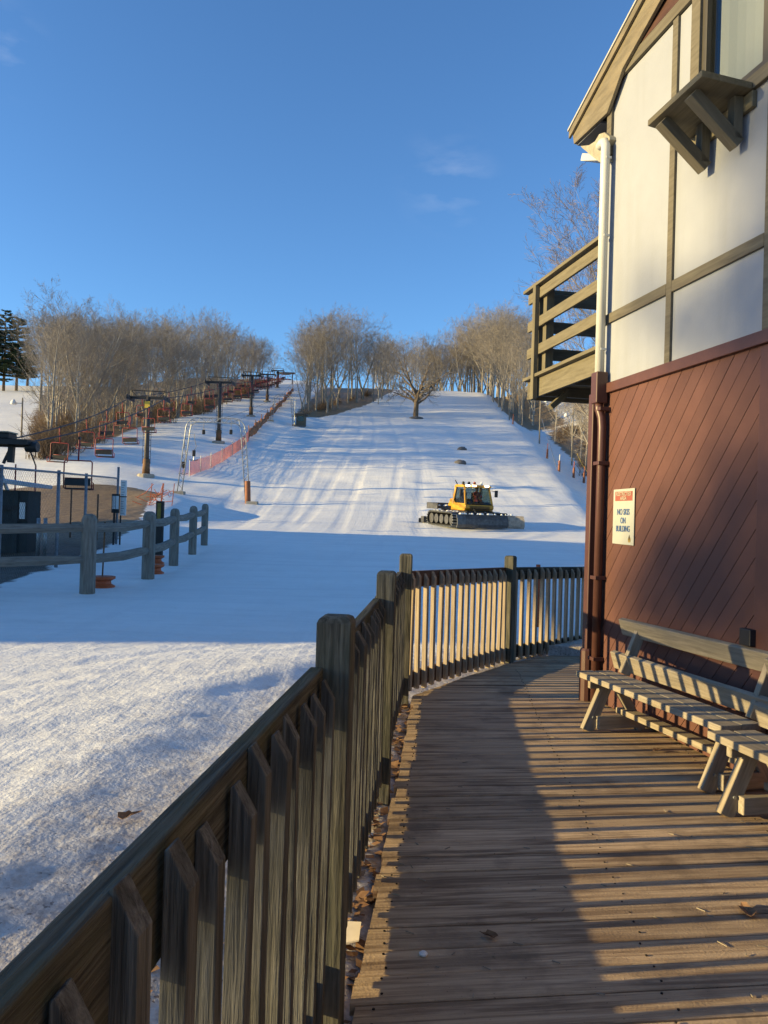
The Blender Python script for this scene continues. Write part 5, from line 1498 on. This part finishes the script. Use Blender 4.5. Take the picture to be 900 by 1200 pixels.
# tiller and bed rails at the back
gb('tiller', (-2.0, 2.55, .1), (2.0, 3.0, .5), 'blade'); gb('tiller_flap', (-2.05, 3.0, .05), (2.05, 3.25, .35), 'rubber')
gb('cargo_side', (-1.9, .7, 1.05), (-1.8, 2.3, 1.45), 'blade'); gb('cargo_side', (1.8, .7, 1.05), (1.9, 2.3, 1.45), 'blade'); gb('cargo_back', (-1.9, 2.25, 1.05), (1.9, 2.35, 1.45), 'blade')
for k in range(6): gb('grille_slat', (-.7, -1.545, 1.10 + k * .045), (.7, -1.50, 1.125 + k * .045), 'blacksteel', None, .004)
for sx in (-1, 1):
    MB().tube([(sx * 1.02, .2, 1.5), (sx * 1.06, .22, 2.35)], .018, 6).build('grab_rail', M['galv'], gr)
    MB().tube([(sx * .5, -1.5, 1.0), (sx * .6, -1.9, 1.15), (sx * .62, -2.35, .9)], .028, 6).build('hydraulic_hose', M['rubber'], gr)
r = random.Random(8)
for lo, hi in (((-1.9, -2.62, .86), (1.9, -2.42, .93)), ((-1.85, -1.2, .93), (-1.0, 1.4, .965)), ((1.0, -1.2, .93), (1.85, 1.4, .965)), ((-1.7, .8, 1.255), (1.7, 2.2, 1.33))):
    mb = MB(); n = 9
    for k in range(26):
        c = [r.uniform(lo[i], hi[i]) for i in range(3)]; q = r.uniform(.04, .10); mb.lathe((c[0], c[1], lo[2]), [(q * 1.5, -.01), (q, .03 + q * .3), (q * .4, .05 + q * .4)], 7)
    mb.build('packed_snow', M['whiteboard'], gr, 0, True)
gr.location = gp; gr.rotation_euler = (R(2.0), 0, R(21)); gr.scale = (.84, .84, .84)
# driver
def person(label, origin, rot):
    V = [(0, 0, 0), (0, 0, .28), (0, -.02, .48), (0, -.03, .60), (0, -.05, .76), (-.19, -.01, .47), (-.26, -.18, .28), (-.16, -.42, .24), (.19, -.01, .47), (.26, -.18, .28), (.16, -.42, .24),
         (-.11, -.05, -.03), (-.13, -.45, .02), (-.13, -.50, -.36), (.11, -.05, -.03), (.13, -.45, .02), (.13, -.50, -.36)]
    E = [(0, 1), (1, 2), (2, 3), (3, 4), (2, 5), (5, 6), (6, 7), (2, 8), (8, 9), (9, 10), (0, 11), (11, 12), (12, 13), (0, 14), (14, 15), (15, 16)]
    rad = [.15, .15, .13, .06, .10, .075, .06, .045, .075, .06, .045, .10, .075, .055, .10, .075, .055]
    me = bpy.data.meshes.new('person'); me.from_pydata(V, E, []); o = bpy.data.objects.new('person', me); COL.objects.link(o)
    sk = o.modifiers.new('skin', 'SKIN')
    for i, s in enumerate(me.skin_vertices[0].data): s.radius = (rad[i], rad[i]); s.use_root = (i == 0)
    o.modifiers.new('sub', 'SUBSURF').levels = 2
    me.materials.append(M['redjacket']); o.location = origin; o.rotation_euler = (0, 0, rot); tag(o, label, 'person')
    WL[o.name] = Vector((0, 0, 0))
    hd = MB(); hd.lathe((0, -.055, .62), [(.03, -.02), (.075, .02), (.095, .09), (.10, .15), (.085, .21), (.04, .25)], 12); h = hd.build('face', M['skin'], o, 0, True)
    cp = MB(); cp.lathe((0, -.045, .76), [(.108, 0), (.11, .05), (.09, .12), (.03, .15)], 12); cp.build('cap', M['blacksteel'], o, 0, True)
    mb = MB(); mb.beam((0, -.15, .70), (0, -.175, .69), .03, .05); mb.build('nose', M['skin'], o)
    return o
rm = Matrix.Translation(gp) @ Matrix.Rotation(R(21), 4, 'Z')
person('person in a red jacket driving the yellow snow groomer', rm @ Vector((.42 * .84, -.28 * .84, 1.68 * .84)), R(21)).scale = (.84, .84, .84)

# ================================================================== LITTER ON THE BOARDWALK AND BY THE FENCE
def leafmesh(r, s):
    pts = []
    for k in range(12):
        a = 2 * math.pi * k / 12; q = s * r.choice((1.0, .8, .55, .7)) * r.uniform(.8, 1.15); pts.append((math.cos(a) * q * 1.5, math.sin(a) * q * .85))
    mb = MB(); z = [(b / s) ** 2 * s * .8 + r.uniform(0, s * .2) for a, b in pts]
    V = [(a, b, .006 + c) for (a, b), c in zip(pts, z)] + [(a, b, .004 + c) for (a, b), c in zip(pts, z)] + [(0, 0, .006), (0, 0, .004)]
    n = 12; F = []
    for i in range(n): j = (i + 1) % n; F += [(i, j, 24), (n + j, n + i, 25), (i, n + i, n + j, j)]
    mb._add(V, F); return mb
def ground_pt(u, v, z=0.0):
    r = ray(u, v); t = (z - EYE.z) / r.z; return EYE + r * t
for u, v, s, lab in ((875, 1070, .05, 'curled dry brown leaf lying on the boardwalk at the right edge'), (573, 1098, .026, 'small pinkish dead leaf on the shaded boards'),
                     (770, 880, .03, 'dry leaf under the first bench')):
    p = ground_pt(u, v, .005); mb = leafmesh(rnd, s); o = mb.build('dead_leaf', M['leafdead']); o.location = p; o.rotation_euler = (0, 0, rnd.uniform(0, 6)); tag(o, lab, 'leaf')
p = ground_pt(150, 945, .1)
mb = leafmesh(rnd, .05); o = mb.build('dead_leaf', M['leafdead']); o.location = (p.x, p.y, T(p.x, p.y) + .03); o.rotation_euler = (.1, 0, 1.0); tag(o, 'brown oak leaf lying on the dirty snow left of the railing', 'leaf')
p = ground_pt(407, 1090, -.03)
mb = MB(); mb.prism([(-.05, -.06), (.045, -.07), (.05, .05), (.0, .08), (-.045, .05)], lambda a, b, t: (p.x + a, p.y + b, -.045 + t + .3 * a), 0, .006); tag(mb.build('paper_scrap', M['paper']), 'pale torn scrap lying between the railing and the boardwalk edge', 'paper')
p = ground_pt(496, 1119, .002); mb = MB(); mb.lathe(p, [(.014, 0), (.016, .006), (.008, .012)], 7); tag(mb.build('white_chip', M['whiteboard']), 'small white chip on the shaded boards near the railing', 'chip')
# splinters and twigs, uncountable litter
mb = MB()
for k in range(55):
    u = rnd.uniform(430, 900); v = rnd.uniform(850, 1200); p = ground_pt(u, v, .004)
    if p.x > 2.2: continue
    a = rnd.uniform(0, 3.14) if rnd.random() < .5 else rnd.gauss(-.6, .3); L = rnd.uniform(.006, .02); mb.beam(p - Vector((math.cos(a) * L, math.sin(a) * L, 0)), p + Vector((math.cos(a) * L, math.sin(a) * L, .002)), .003, .003)
tag(mb.build('wood_splinters', M['bench']), kind='stuff')
mb = MB(); r = random.Random(9)
for k in range(1500):
    y = r.uniform(.6, 6.4); x = fence_x(y) + r.uniform(-.32, .09) if r.random() < .8 else fence_x(y) - r.uniform(0, .8)
    z = T(x, y) + r.uniform(.0, .02); s = r.uniform(.008, .028); a = r.uniform(0, 6.28)
    d1 = Vector((math.cos(a), math.sin(a), r.uniform(-.4, .5))) * s * 1.6; d2 = Vector((-math.sin(a), math.cos(a), r.uniform(-.4, .4))) * s
    c = Vector((x, y, z + .008)); mb.quad(c - d1, c - d2, c + d1, c + d2)
tag(mb.build('leaf_litter', M['leafdead'], None, 0, False, False), kind='stuff')
